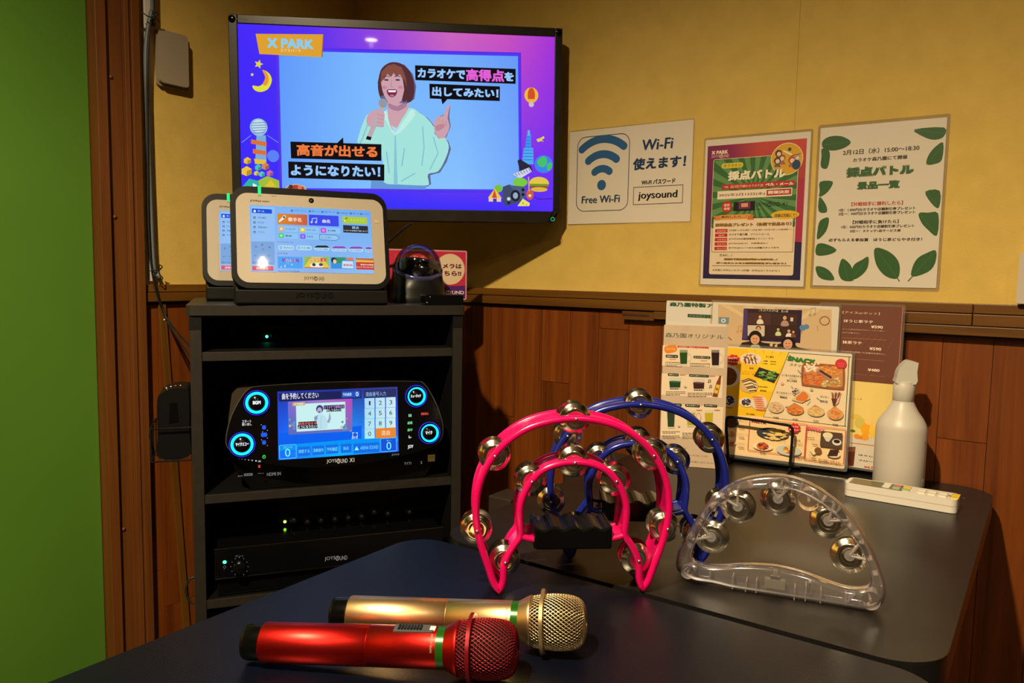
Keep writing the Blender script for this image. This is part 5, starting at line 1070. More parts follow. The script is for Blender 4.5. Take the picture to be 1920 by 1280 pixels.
P.lines(100, 632, 200, 650, 1, (70, 44, 14)); P.text('ソーセージとチーズの盛り合わせ', 226, 648, 480, 674, (60, 34, 10), .02); P.text('¥1,080', 306, 686, 384, 708, (60, 34, 10), .03)
P.text('SNACK', 700, 138, 968, 200, (40, 120, 40), .08, .12, -.08); P.text('スナック', 722, 206, 866, 242, (60, 60, 56), .0, .1, -.04); P.line([(716, 128), (745, 150)], .0008, (80, 80, 70))
q = smooth_poly([(850, 220), (900, 204), (1220, 232), (1250, 262), (1246, 440), (1200, 466), (880, 430), (836, 404), (834, 260)], 3)
P.poly(q, (150, 84, 46)); P.poly([(862, 232), (1232, 250), (1230, 432), (1190, 446), (880, 412), (850, 390)], (196, 130, 80))
for (x0, x1, y0, y1, cols, n) in ((866, 1000, 215, 290, ((240, 226, 206), (226, 206, 180)), 40), (1030, 1225, 230, 320, ((230, 140, 40), (214, 118, 30), (240, 166, 70)), 46), (870, 1040, 310, 410, ((214, 100, 36), (230, 124, 50), (196, 84, 30)), 50), (1040, 1215, 350, 440, ((206, 180, 110), (180, 160, 80), (226, 206, 160)), 44)):
    for k in range(n): P.disc(random.uniform(x0, x1), random.uniform(y0, y1), random.uniform(8, 16), random.choice(cols), random.uniform(5, 11))
P.line([(985, 275), (1120, 375)], .006, (176, 120, 96)); P.line([(1010, 278), (1125, 350)], .004, (70, 40, 30))
P.disc(1214, 216, 52, (200, 44, 56)); P.text('みんなで', 1180, 204, 1246, 220, (236, 150, 140), .02); P.text('シェア', 1188, 226, 1240, 244, (236, 150, 140), .02)
P.text('よく食べるお菓子セット', 646, 312, 850, 342, (40, 34, 30), .03); P.text('Snack Set', 716, 346, 790, 360, (70, 60, 50), .01); P.text('¥1,500', 694, 364, 790, 388, (40, 34, 30), .04)
star(652, 402, 22, (226, 170, 160)); P.disc(932, 462, 14, (170, 180, 130)); P.line([(800, 272), (836, 312)], .0016, (150, 160, 170)); P.line([(735, 428), (758, 452)], .0012, (150, 160, 170)); P.line([(980, 535), (1010, 560)], .0012, (150, 160, 170)); P.disc(688, 620, 10, (200, 190, 160)); P.line([(920, 570), (890, 605)], .001, (150, 170, 160))
P.text('おつまみセット', 596, 478, 738, 504, (40, 34, 30), .03); P.text('Appetizer Set', 614, 506, 712, 520, (70, 60, 50), .01); P.text('¥860', 626, 522, 696, 544, (40, 34, 30), .04)
P.poly([(740, 560), (800, 500), (850, 465), (910, 500), (918, 550), (840, 590)], (206, 190, 150)); P.poly([(780, 545), (850, 480), (900, 520), (880, 570), (820, 575)], (214, 116, 44), 3); dish(786, 482, 40, 42, (206, 190, 170), ((120, 50, 36), (80, 30, 24), (200, 180, 160)), 26, .8, 8)
P.text('ポッキー', 1016, 516, 1098, 540, (40, 34, 30), .03); P.text('¥410', 1012, 560, 1084, 584, (40, 34, 30), .04)
for k in range(9): P.line([(1140+k*3, 610), (1120+k*12, 480+(k % 3)*6)], .0011, ((206, 160, 110), (70, 36, 24), (206, 130, 120))[k % 3])
P.poly([(1122, 545), (1180, 550), (1160, 616), (1138, 612)], (86, 50, 36)); P.poly([(1180, 550), (1210, 520), (1190, 590), (1160, 616)], (214, 176, 160))
for x, y, rx, ry, pl_, fd, nm in ((592, 632, 72, 60, (206, 180, 140), ((226, 196, 160), (206, 176, 130), (190, 130, 90)), 'ポップコーン'), (776, 656, 80, 56, (196, 130, 76), ((214, 120, 46), (230, 140, 60), (190, 96, 36)), 'トルティーヤチップス'), (974, 674, 80, 54, (206, 176, 130), ((226, 190, 120), (206, 160, 90)), 'ポテトチップス'), (1160, 696, 74, 62, (206, 160, 110), ((226, 140, 60), (206, 116, 44)), 'コーンチップス')):
    if rx > 72 or nm[0] == 'コ': P.poly([(x-rx*1.05, y-ry*.3), (x-rx*.1, y-ry*1.25), (x+rx*1.0, y-ry*.35), (x, y+ry*.4)], (186, 130, 80))
    dish(x, y, rx, ry, pl_, fd, 34, .75, 12); P.text(nm, x-rx*.85, y+ry*.85, x+rx*.85, y+ry*1.15, (40, 34, 30), .03); P.text('¥380', x-26, y+ry*1.45, x+26, y+ry*1.75, (40, 34, 30), .04)
# lower row
P.frame(340, 735, 872, 1110, (206, 66, 40), .0009, .04); P.frame(880, 800, 1240, 1180, (206, 60, 80), .0009, .04); P.text('PASTA', 356, 746, 496, 782, (206, 60, 40), .08, 0, -.02)
P.disc(560, 884, 150, (52, 56, 64), 72)
for k in range(60): a = random.uniform(0, 2*PI); q = random.random()**.5; P.disc(590+118*q*math.cos(a), 888+52*q*math.sin(a), 20, random.choice(((232, 196, 110), (240, 210, 140), (216, 176, 90))), 8)
burst(768, 832, 64, 'シェアに', 'オススメ！')
P.text('レギュラー', 622, 910, 790, 934, (40, 34, 30), .01); P.text('ビッグ', 620, 946, 684, 966, (40, 34, 30), .01); P.text('¥770', 750, 934, 824, 958, (40, 34, 30), .02); P.text('¥1,860', 756, 972, 846, 994, (40, 34, 30), .02)
P.disc(465, 1010, 90, (236, 216, 180), 46); dish(466, 1004, 56, 42, (206, 90, 44), ((190, 70, 34), (216, 110, 60), (60, 40, 30)), 24, .8, 10); P.text('ミートソース', 412, 1022, 528, 1042, (40, 34, 30), .03); P.text('¥780', 438, 1056, 494, 1076, (40, 34, 30), .04)
P.disc(716, 1046, 116, (190, 196, 190), 64); dish(720, 1040, 62, 40, (232, 190, 90), ((240, 206, 120), (206, 140, 60), (190, 80, 50)), 28, .8, 12)
P.disc(166, 770, 64, (44, 40, 40), 60); P.disc(170, 776, 46, (96, 60, 40), 42); P.text('焼きうどん', 236, 742, 312, 760, (40, 34, 30), .03); P.text('¥760', 236, 820, 290, 838, (40, 34, 30), .03); dish(172, 880, 36, 28, (226, 196, 150), ((214, 120, 60), (230, 150, 90)), 16, .7, 9); P.text('カルボナーラ', 220, 876, 316, 894, (40, 34, 30), .03); P.text('¥780', 234, 910, 290, 928, (40, 34, 30), .03); dish(172, 972, 36, 28, (226, 190, 150), ((206, 90, 50), (226, 120, 70)), 16, .7, 9); P.text('ナポリタン', 220, 970, 300, 988, (40, 34, 30), .03); P.text('¥780', 230, 1006, 286, 1024, (40, 34, 30), .03)
P.text('SWEET', 886, 816, 1066, 858, (226, 70, 120), .08, 0, -.06); P.text('スイーツ', 896, 866, 1000, 886, (110, 90, 90), .0)
P.poly([(1026, 856), (1230, 880), (1222, 1026), (1014, 1002)], (84, 62, 50)); P.disc(1090, 900, 46, (226, 210, 170), 34); P.poly([(1050, 915), (1130, 922), (1100, 960), (1074, 955)], (206, 200, 190)); P.disc(1176, 965, 42, (220, 214, 204), 36); P.disc(1176, 958, 30, (40, 26, 22), 22)
P.text('自家製', 892, 912, 962, 930, (40, 34, 30), .03); P.text('ほうじ茶カップアイス', 890, 940, 1022, 960, (40, 34, 30), .03); P.text('¥400', 940, 978, 994, 996, (40, 34, 30), .04)
P.poly([(912, 1040), (960, 1012), (1000, 1060), (950, 1090)], (230, 206, 160)); P.disc(996, 1046, 32, (120, 76, 40), 36); P.lines(906, 1086, 1016, 1100, 1, (60, 50, 44)); P.text('¥480', 934, 1112, 980, 1128, (40, 34, 30), .03)
P.disc(1144, 1080, 62, (226, 206, 180), 42)
for k in range(7): P.line([(1090+k*14, 1100), (1120+k*12, 1036)], .0022, (56, 32, 26))
P.text('¥480', 1112, 1140, 1156, 1154, (40, 34, 30), .03)
P.text('※写真はイメージです。税込価格となります。', 760, 1118, 1216, 1136, (90, 70, 56), .0, 0, -.03)
printed(t, P)
# wire stand
t = thing('menu_stand', T_((0, 0, 0)), 'black wire menu stand with a hoop in front of the snack menu', 'stand')
hb = SNM @ Vector((0, -SHH/2, .016)); HM = frame((hb.x, hb.y, TZ), .10, .0)
hp = [at(HM, *q) for q in ((1366, 868), (1362, 800), (1363, 786), (1376, 782), (1470, 796), (1482, 800), (1486, 812), (1481, 874))]
pts = [tuple(HM @ Vector((x, max(y, .002), 0))) for x, y in smooth_poly(hp, 6, False)]
m = MB(); m.tube(pts, .0026, MATTEBLACK, 10)
e0, e1 = pts[0], pts[-1]
obj('hoop', m, t)
bk_ = np.array(HM.col[2][:3])*-1
for e in (e0, e1):
    m = MB(); a = np.array(e); a[2] = TZ+.0028; b = a+bk_*.066; m.tube([tuple(a-bk_*.012), tuple(b)], .0026, MATTEBLACK, 10); obj('foot_rod', m, t)
P_a = SNM @ Vector((-SW/2, -SHH/2-.0045, 0)); 
m = MB(); m.box((-SW/2+.02, -SHH/2-.0085, -.012), (SW/2-.075, -SHH/2-.0055, .006), MATTEBLACK, SNM); obj('ledge', m, t, bevel=.0008)
# folded beige menu
a, b = tb(1236, 871, TZ), tb(1355, 880, TZ); yw = math.atan2((b-a)[1], (b-a)[0]); FM0 = frame(tuple((a+b)/2), yw, .02); fw = float(np.linalg.norm((b-a)[:2]))
hh = (at(FM0, 1243, 607)[1]+at(FM0, 1363, 614)[1])/2
BEI = mat('kraft_paper', (.56, .42, .30), .6, noise=((1, 1, 1), 30, .05))
t = thing('folded_menu', FM0, 'tall folded beige drinks menu standing in front of the other menus', 'menu')
cf = crop(1220, 600, .226629)
obj('front_leaf', MB().prism([(-fw/2, 0.0005), (fw/2, .0005), (fw/2+.001, hh*.5), (fw/2, hh), (-fw/2, hh), (-fw/2-.001, hh*.5)], -.0006, 0, BEI), t)
obj('back_leaf', MB().add([(-fw/2, .0005, -.05), (fw/2, .0005, -.05), (fw/2-.004, hh+.004, -.008), (-fw/2+.004, hh+.006, -.014), (-fw/2, .0005, -.0492), (fw/2, .0005, -.0492), (fw/2-.004, hh+.004, -.0072), (-fw/2+.004, hh+.006, -.0132)], [(3, 2, 1, 0), (4, 5, 6, 7), (0, 1, 5, 4), (1, 2, 6, 5), (2, 3, 7, 6), (3, 0, 4, 7)], PAPER), t)
P = Print(FM0, .0002, cf); CRM = (230, 208, 180); DGN = (34, 52, 40)
P.text('森乃園オリジナル', 122, 104, 600, 158, (44, 74, 48), .0)
for y0, y1 in ((208, 398), (440, 645), (690, 990)): P.rect(100 if y0 < 400 else 92, y0, 606 if y0 < 400 else 590, y1, CRM)
P.poly([(118, 218), (205, 205), (215, 255), (150, 275), (118, 262)], (222, 130, 46), 2); P.text('おすすめ', 130, 228, 204, 250, (246, 216, 150), .02); P.rect(222, 212, 480, 236, (190, 36, 40)); P.text('当店限定！抹茶ビールメニュー', 232, 216, 470, 232, (246, 216, 200), .03)
def pill(x0, y0, x1, y1, tx): P.rect(x0, y0, x1, y1, DGN, .4); P.text(tx, x0+10, y0+6, x1-10, y1-6, (230, 220, 200), .03)
pill(124, 284, 226, 314, '抹茶ビール'); pill(354, 294, 494, 322, 'ほうじ茶ビール'); P.text('840円', 156, 318, 208, 332, (196, 50, 40), .03); P.text('780円', 412, 330, 464, 344, (196, 50, 40), .03)
P.frame(122, 344, 256, 388, (60, 50, 40), .0005, .1); P.lines(130, 350, 250, 386, 3, (60, 50, 44)); P.frame(326, 354, 490, 388, (60, 50, 40), .0005, .1); P.lines(332, 358, 486, 386, 3, (60, 50, 44))
def mug(x0, x1, y0, y1, c): P.ring(x1+8, (y0+y1)/2+8, 24, 16, (206, 196, 180), (y1-y0)*.32); P.poly([(x0, y0), (x1, y0), (x1-4, y1+12), (x0+6, y1+12)], (212, 204, 190)); P.poly([(x0+2, y0+24), (x1-2, y0+24), (x1-6, y1), (x0+8, y1)], c); P.poly([(x0+2, y0+4), (x1-2, y0+4), (x1-3, y0+26), (x0+3, y0+26)], tuple(min(255, int(v*.55+110)) for v in c))
mug(238, 306, 242, 362, (40, 74, 26)); mug(500, 570, 242, 374, (44, 22, 24))
pill(142, 438, 232, 464, '抹茶ロック'); pill(318, 446, 482, 474, 'ほうじ茶ウイスキー'); P.text('820円', 242, 446, 288, 460, (196, 50, 40), .03); P.text('820円', 488, 456, 534, 470, (196, 50, 40), .03); 
def rocks(x0, x1, y0, y1, c): P.poly([(x0, y0), (x1, y0), (x1-4, y1), (x0+4, y1)], (206, 200, 186)); P.poly([(x0+2, y0+34), (x1-2, y0+30), (x1-6, y1-12), (x0+6, y1-12)], c); P.disc((x0+x1)/2, y0+34, (x1-x0)/2-2, tuple(int(v*1.4+20) for v in c), 9); [P.disc(x0+16+k*18, y1-2, 7, (50, 50, 44), 5) for k in range(4)]
rocks(152, 250, 474, 570, (34, 66, 34)); rocks(350, 446, 484, 580, (64, 30, 34)); 
def leaf(x, y, s): [P.poly([(x, y), (x+dx*s*.5-dy*3, y-dy*s*.5), (x+dx*s, y-dy*s), (x+dx*s*.5+dy*5, y-dy*s*.4)], (66, 86, 40)) for dx, dy in ((-.7, .5), (0, 1), (.8, .6))]
leaf(284, 565, 26); leaf(232, 890, 22); leaf(538, 895, 24)
note(480, 515, 14, (50, 44, 36)); note(490, 560, 14, (50, 44, 36)); P.poly([(510, 630), (546, 510), (562, 480), (570, 458), (584, 460), (580, 486), (578, 520), (552, 636)], (128, 60, 26)); P.poly([(522, 600), (546, 530), (572, 536), (552, 610)], (226, 190, 60)); P.disc(548, 570, 12, (180, 90, 40))
P.lines(126, 590, 286, 626, 3, (60, 50, 44)); P.lines(306, 600, 510, 640, 3, (60, 50, 44))
pill(108, 682, 256, 712, '抹茶ウーロンハイ'); pill(286, 692, 406, 720, '極上抹茶ハイ'); pill(442, 694, 550, 720, '緑の抹茶ハイ')
for x, y in ((216, 734), (378, 744), (526, 744)): P.text('840円', x, y-7, x+46, y+7, (196, 50, 40), .03)
for x0, x1, y0, y1, c in ((134, 202, 730, 892, (44, 62, 40)), (296, 368, 740, 880, (176, 160, 50)), (446, 516, 740, 905, (190, 168, 40))): P.poly([(x0, y0), (x1, y0), (x1-6, y1), (x0+6, y1)], (214, 206, 186)); P.poly([(x0+2, y0+26), (x1-2, y0+26), (x1-8, y1-10), (x0+8, y1-10)], c)
P.disc(396, 806, 19, (226, 206, 180), 42); P.ring(396, 806, 19, 17, (70, 60, 50), 42); P.lines(98, 918, 240, 942, 2, (60, 50, 44)); P.lines(98, 952, 240, 985, 3, (60, 50, 44)); P.lines(262, 930, 400, 985, 4, (60, 50, 44)); P.lines(430, 930, 570, 970, 3, (60, 50, 44))
P.text('森乃園は', 166, 1044, 290, 1072, (84, 64, 44), .0); P.text('お茶にこだわった', 220, 1100, 470, 1128, (84, 64, 44), .0); P.text('お茶をお楽しみください', 256, 1156, 540, 1186, (84, 64, 44), .0)
printed(t, P)

# ================================================================= posters on the back wall
WBM = frame((0, YB, 0), 0.)
def poster(name, label, px, w_, h_, paper, film=.005, z=.0016):
    x0, y1 = at(WBM, *px[0]); x1, y0 = at(WBM, *px[1]); M = WBM @ T_(((x0+x1)/2, (y0+y1)/2, z))
    t = thing(name, M, label, 'poster'); w, h = (w_ or x1-x0), (h_ or y1-y0)
    obj('sheet', MB().prism(rrect(-w/2, -h/2, w/2, h/2, .002), -.0006, 0, paper), t)
    if film: obj('clear_film', MB().prism(rrect(-w/2-film, -h/2-film*1.2, w/2+film, h/2+film*1.2, .004), -.0012, -.0007, FILM), t)
    return t, M, w, h
ci = crop(1040, 180, .296957); NV = (28, 52, 92); BKK = (22, 20, 24)
t, M, w, h = poster('wifi_poster', 'white landscape poster with a blue wireless symbol', ((1070, 243), (1293, 420)), .299, .2095, PAPERW, .002)
P = Print(M, .0002, ci)
P.frame(145, 262, 462, 720, (44, 62, 90), .0016, .16)
BLU = (44, 92, 142)
ux, uy = P.p(296, 560); k_ = (P.p(400, 560)[0]-ux)/100
for R_, tt in ((218, 42), (146, 42), (77, 40)):
    R2 = R_; pts = [(ux+R2*k_*math.cos(math.radians(a)), uy+R2*1.12*k_*math.sin(math.radians(a))) for a in np.linspace(54, 126, 24)]
    hw = tt*k_*.5; z = P.z(); vs = []
    for i, p in enumerate(pts):
        a = np.linspace(54, 126, 24)[i]; vs += [(p[0]+hw*math.cos(math.radians(a)), p[1]+hw*math.sin(math.radians(a)), z), (p[0]-hw*math.cos(math.radians(a)), p[1]-hw*math.sin(math.radians(a)), z)]
    P.mb.add(vs, [(2*i, 2*i+2, 2*i+3, 2*i+1) for i in range(23)], ink(BLU))
    for p in (pts[0], pts[-1]): z = P.z(); P.mb.add([(p[0]+hw*math.cos(b_), p[1]+hw*math.sin(b_), z) for b_ in np.linspace(0, 2*PI, 20)[:-1]], [tuple(range(19))], ink(BLU))
P.disc(296, 562, 27, BLU, 31)
P.text('Wi-Fi', 548, 275, 744, 332, NV, .04, .10); P.text('使えます！', 494, 395, 826, 447, NV, .05, .06); P.text('Wi-Fi パスワード', 548, 530, 760, 550, BKK, .045, .06); P.frame(498, 575, 808, 675, (40, 44, 56), .0012)
P.text('joysound', 526, 602, 772, 655, BKK, .041, .06); P.text('Free Wi-Fi', 170, 632, 410, 671, NV, .04, .06); printed(t, P)
# event poster
ce = crop(1290, 200, .281302); cu = crop(1310, 240, .125); cl = crop(1300, 390, .119792)
t, M, w, h = poster('event_poster', 'colourful laminated poster in a purple and orange border, between the two white posters', ((1322, 264), (1509, 537)), .209, .296, PAPERW, .004)
P = Print(M, .0002, ce)
x0, y0, x1, y1 = (-.0995, -.1355, .0975, .1355)
P.poly([(x0, y0), (x1, y0), (x1, y1), (x0, y1)], gradient('poster_border', x0, x1, y0, y1, [(0, (120, 34, 84)), (.25, (140, 36, 86)), (.55, (196, 70, 62)), (1, (196, 66, 58))], [(0, (28, 28, 72)), (.6, (40, 34, 76)), (1, (52, 40, 70))], 1, False, .35), 0, True)
x3, y3 = -.082, .010; P.poly([(x1-.022, y0), (x1, y0), (x1, -.062), (x1-.022, -.060)], (40, 34, 66), 0, True); P.poly([(x1-.022, -.060), (x1, -.062), (x1, .06), (x1-.022, .06)], (168, 46, 76), 0, True)
P.poly(rrect(-.0865, -.1265, .0840, .108, .004), (226, 204, 172), 0, True)
gx0, gx1, gy0, gy1 = -.0855, .0830, -.032, .107
P.poly(rrect(gx0, gy0, gx1, gy1, .003), (56, 104, 56), 0, True)
for k in range(22):
    a0, a1 = 2*PI*k/22, 2*PI*(k+.5)/22; o = (0, .030)
    def clip(a):
        dx, dy = math.cos(a), math.sin(a); L = min([(gx1-o[0])/dx if dx > 1e-6 else 9, (gx0-o[0])/dx if dx < -1e-6 else 9, (gy1-o[1])/dy if dy > 1e-6 else 9, (gy0-o[1])/dy if dy < -1e-6 else 9]); return o[0]+dx*L, o[1]+dy*L
    P.poly([o, clip(a0), clip(a1)], (98, 142, 84), 0, True)
P.cm = cu
P.text('X PARK', 196, 346, 440, 382, (240, 214, 196), .06); logo(P, 192, 412, 456, 458, (236, 206, 190), .02, -.08)
P.rect(345, 532, 668, 590, (214, 190, 60), .45); P.text('オフライン', 375, 548, 640, 574, (110, 110, 40), .04)
P.disc(1325, 466, 232, (232, 216, 160), 228); P.disc(1325, 466, 222, (214, 160, 44), 218)
for x, y, c, s in ((1200, 380, (60, 50, 50), 60), (1250, 450, (150, 70, 60), 60), (1180, 490, (70, 60, 60), 60), (1400, 480, (170, 70, 50), 66), (1480, 440, (150, 150, 150), 50)): P.disc(x, y, s*.8, c); P.disc(x+4, y+8, s*.5, (232, 200, 170)); P.poly([(x-s*.8, y+s*1.6), (x-s*.5, y+s*.7), (x+s*.5, y+s*.7), (x+s*.9, y+s*1.6)], tuple(int(v*.6+60) for v in c))
P.disc(1465, 550, 60, (44, 66, 96), 70); P.line([(1270, 340), (1400, 400)], .003, (232, 222, 200)); P.line([(1380, 420), (1535, 380)], .0012, (110, 50, 40)); P.disc(1366, 318, 26, (60, 84, 50))
P.text('採点バトル', 440, 648, 1300, 745, (240, 226, 196), .07, .05, 0, outline=((30, 66, 36), .17))
P.poly([(350, 850), (1448, 780), (1442, 862), (345, 925)], (180, 52, 48)); P.text('VS', 386, 872, 446, 900, (236, 206, 180), .04); P.text('品川区戸越のカラオケ店', 480, 858, 968, 878, (240, 190, 150), .03, 0, 0); P.text('ベル・メール', 1000, 828, 1424, 850, (240, 222, 200), .06, 0, 0)
P.poly([(286, 950), (1408, 892), (1398, 1015), (280, 1072)], (236, 216, 190)); P.text('2025年2月12日(水)', 304, 986, 994, 1008, (110, 44, 40), .03, 0, 0); P.poly([(1022, 928), (1392, 906), (1388, 994), (1018, 1016)], (176, 42, 44)); P.text('開催決定', 1044, 940, 1364, 978, (240, 214, 196), .05, 0, 0)
P.disc(424, 1182, 72, (190, 48, 44), 84); P.text('最新', 380, 1136, 468, 1176, (240, 206, 190), .03); P.text('機種', 380, 1190, 468, 1228, (240, 206, 190), .03)
P.poly([(528, 1112), (846, 1092), (848, 1232), (520, 1246)], (26, 22, 28)); P.poly([(600, 1118), (776, 1104), (776, 1206), (600, 1216)], (120, 46, 84)); P.poly([(640, 1130), (740, 1124), (738, 1180), (640, 1186)], (220, 150, 110)); logo(P, 864, 1122, 1218, 1186, (28, 40, 44), .02, -.055); P.text('X1', 1250, 1108, 1330, 1160, (28, 40, 44), .02); P.lines(866, 1214, 956, 1228, 1, (40, 60, 50))
P.cm = cl
P.poly([(322, 170), (1560, 150), (1540, 690), (300, 690)], (230, 206, 174)); P.frame(304, 160, 1560, 688, (66, 66, 60), .0006, .03)
P.poly([(305, 130), (440, 112), (430, 190), (312, 198), (350, 165)], (206, 130, 60)); P.poly([(430, 110), (900, 92), (910, 168), (428, 188)], (222, 150, 70)); P.poly([(870, 115), (960, 105), (930, 150), (960, 180), (845, 184)], (206, 110, 50)); P.text('勝利したら…！', 440, 121, 840, 150, (50, 36, 26), .03)
P.disc(1440, 106, 218, (226, 176, 50), 64); P.text('詳細は別紙にて！', 1270, 88, 1616, 140, (70, 50, 24), .04)
P.text('豪華景品プレゼント（各回で景品あり）', 345, 240, 1540, 272, (150, 106, 40), .05, 0, .0, outline=((54, 40, 24), .10))
for k, (tx, a) in enumerate((('開催時間', '15:00～/15:45～/16:30～/17:15～/18:00～'), ('場所', 'カラオケ森乃園　イベントルーム'), ('対象楽曲', 'JOYSOUND配信楽曲より1コーラス'), ('採点方法', 'JOYSOUND X1　分析採点AI＋'), ('申込方法', '右下のQRコードまたは店舗スタッフまで'))):
    y = 330+k*69; P.rect(346-k*3, y, 536-k*3, y+50, (180, 44, 44)); P.text(tx, 374 if k != 1 else 392, y+12, 512 if k != 1 else 490, y+44, (236, 150, 130), .03)
    xe, ya, yb2 = ((1540, 336, 345), (1194, 396, 424), (1256, 468, 494), (1172, 540, 566), (1338, 608, 635))[k]; P.text(a, 562-2*k, ya, xe, yb2, (44, 38, 36), .03)
P.text('さらに…！', 414, 716, 606, 752, (44, 38, 36), .03)
P.text('店舗内で最高点数が高かった方には…！', 480, 782, 1316, 815, (150, 106, 40), .05, 0, 0, outline=((54, 40, 24), .10)); P.text('ボーカルレッスン無料体験をプレゼント！', 360, 842, 1452, 878, (150, 106, 40), .05, 0, 0, outline=((54, 40, 24), .10))
P.line([(294, 898), (1526, 900)], .0006, (90, 76, 60)); P.text('お気軽にお申込ください♪詳細・お申込はこちらから→', 304, 950, 1356, 994, (54, 46, 40), .02)
printed(t, P)
# prize poster with leaves
t, M, w, h = poster('prize_poster', 'white laminated poster bordered with green leaves', ((1537, 240), (1758, 541)), .2105, .297, PAPERW, .005)
P = Print(M, .0002, ce); LG = (54, 92, 48); LG2 = (44, 78, 42); LV = (74, 112, 64)
hw, hh2 = w/2, h/2
def lf(pts, vein=None, stem=None):
    q = [P.p(*a) for a in pts]; q = [(min(max(x, -hw+.004), hw-.004), min(max(y, -hh2+.004), hh2-.004)) for x, y in q]
    P.poly(q, LG, 3, True)
    if vein: P.line(vein, .0007, LV)
    if stem: P.line(stem, .0014, (50, 40, 26))
lf([(888, 235), (940, 200), (1020, 196), (1085, 232), (1050, 270), (975, 292), (905, 280)], [(900, 255), (1080, 233)]); lf([(890, 280), (940, 292), (944, 350), (925, 412), (880, 400), (884, 330)], [(900, 290), (925, 405)])
lf([(1508, 152), (1708, 138), (1706, 200), (1640, 220), (1570, 200)], [(1512, 153), (1700, 180)]); lf([(1702, 238), (1640, 275), (1600, 330), (1590, 384), (1650, 380), (1698, 350)], [(1592, 382), (1698, 260)])
lf([(964, 498), (880, 500), (868, 560), (866, 600), (910, 585), (945, 550)], [(962, 500), (870, 590)]); lf([(868, 604), (905, 630), (925, 670), (922, 704), (870, 696)], [(872, 610), (920, 700)]); lf([(936, 738), (880, 760), (860, 820), (856, 884), (905, 850), (932, 800)], [(934, 742), (860, 880)])
lf([(1582, 566), (1678, 560), (1675, 674), (1620, 640)], [(1586, 568), (1672, 670)]); lf([(1538, 710), (1600, 706), (1668, 712), (1662, 858), (1600, 820), (1555, 770)], [(1540, 712), (1660, 855)])
lf([(850, 920), (910, 912), (990, 952), (940, 985), (850, 988)], [(852, 945), (985, 952)]); lf([(852, 1066), (900, 1068), (950, 1100), (974, 1154), (900, 1150), (862, 1120)], [(856, 1070), (970, 1150)])
lf([(1030, 1012), (1080, 1050), (1100, 1100), (1102, 1158), (1032, 1156), (1004, 1110), (1008, 1060)], [(1032, 1016), (1066, 1156)]); lf([(1202, 1000), (1198, 1070), (1160, 1120), (1104, 1150), (1090, 1100), (1110, 1050), (1160, 1020)], [(1200, 1004), (1100, 1140)])
lf([(1250, 940), (1330, 960), (1390, 1010), (1412, 1070), (1396, 1144), (1320, 1130), (1264, 1070), (1242, 1000)], [(1252, 944), (1394, 1140)], [(1394, 1140), (1410, 1164)]); lf([(1652, 958), (1650, 1040), (1600, 1100), (1494, 1132), (1496, 1070), (1530, 1010), (1590, 975)], [(1650, 960), (1496, 1130)], [(1496, 1130), (1466, 1164)])
P.text('2月12日（水）15:00〜18:30', 1034, 288, 1542, 291, (56, 44, 36), .03); P.text('カラオケ森乃園にて開催', 1100, 343, 1462, 347, (56, 44, 36), .04)
P.text('採点バトル', 1056, 406, 1504, 450, (58, 96, 52), .095); P.text('景品一覧', 1128, 501, 1410, 541, (58, 96, 52), .08)
P.text('【対戦相手に勝利したら】', 1090, 636, 1432, 652, (186, 52, 50), .03); P.text('1位：1,000円分カラオケ店舗割引券プレゼント', 1006, 679, 1516, 685, (56, 44, 36), .035); P.text('2位〜：500円分カラオケ店舗割引券プレゼント', 1004, 704, 1514, 712, (56, 44, 36), .035)
P.text('【対戦相手に負けたら】', 1098, 757, 1404, 776, (56, 44, 36), .04); P.text('1位：500円分カラオケ店舗割引券プレゼント', 1022, 791, 1508, 803, (56, 44, 36), .035); P.text('2位〜：スナック1品サービス券', 1080, 819, 1418, 833, (56, 44, 36), .035)
P.text('必ずもらえる参加賞　ほうじ茶どらやき付き！', 938, 877, 1560, 894, (56, 44, 36), .04); printed(t, P)

# ================================================================= spray bottle and remote control
bp = tb(1683, 914, TZ); BT = frame(tuple(bp), .10) @ Matrix.Diagonal((.93, 1.04, .93, 1))
t = thing('spray_bottle', BT, 'white translucent spray bottle standing behind the remote control', 'spray bottle')
HDPE = mat('bottle_plastic', (.57, .52, .45), .38, trans=.0); b_ = HDPE.node_tree.nodes['Principled BSDF']; b_.inputs['Subsurface Weight'].default_value = .35; b_.inputs['Subsurface Radius'].default_value = (.02, .018, .015); b_.inputs['Subsurface Scale'].default_value = .5
ZM = RX(-90)
r_ = .0435
obj('bottle', MB().lathe([(0, .001), (.036, .0005), (.0415, .003), (r_, .009), (r_, .098), (r_-.0008, .104), (.0415, .108), (.0390, .113), (.0350, .1196), (.0266, .130), (.0213, .139), (.0180, .146), (.0170, .150)], HDPE, 56, ZM), t)
obj('collar', MB().lathe([(.0170, .146), (.0182, .147), (.0182, .1725), (.0165, .175), (.0160, .178)], HDPE, 40, ZM), t)
HEAD = mat('trigger_white', (.56, .53, .47), .35)
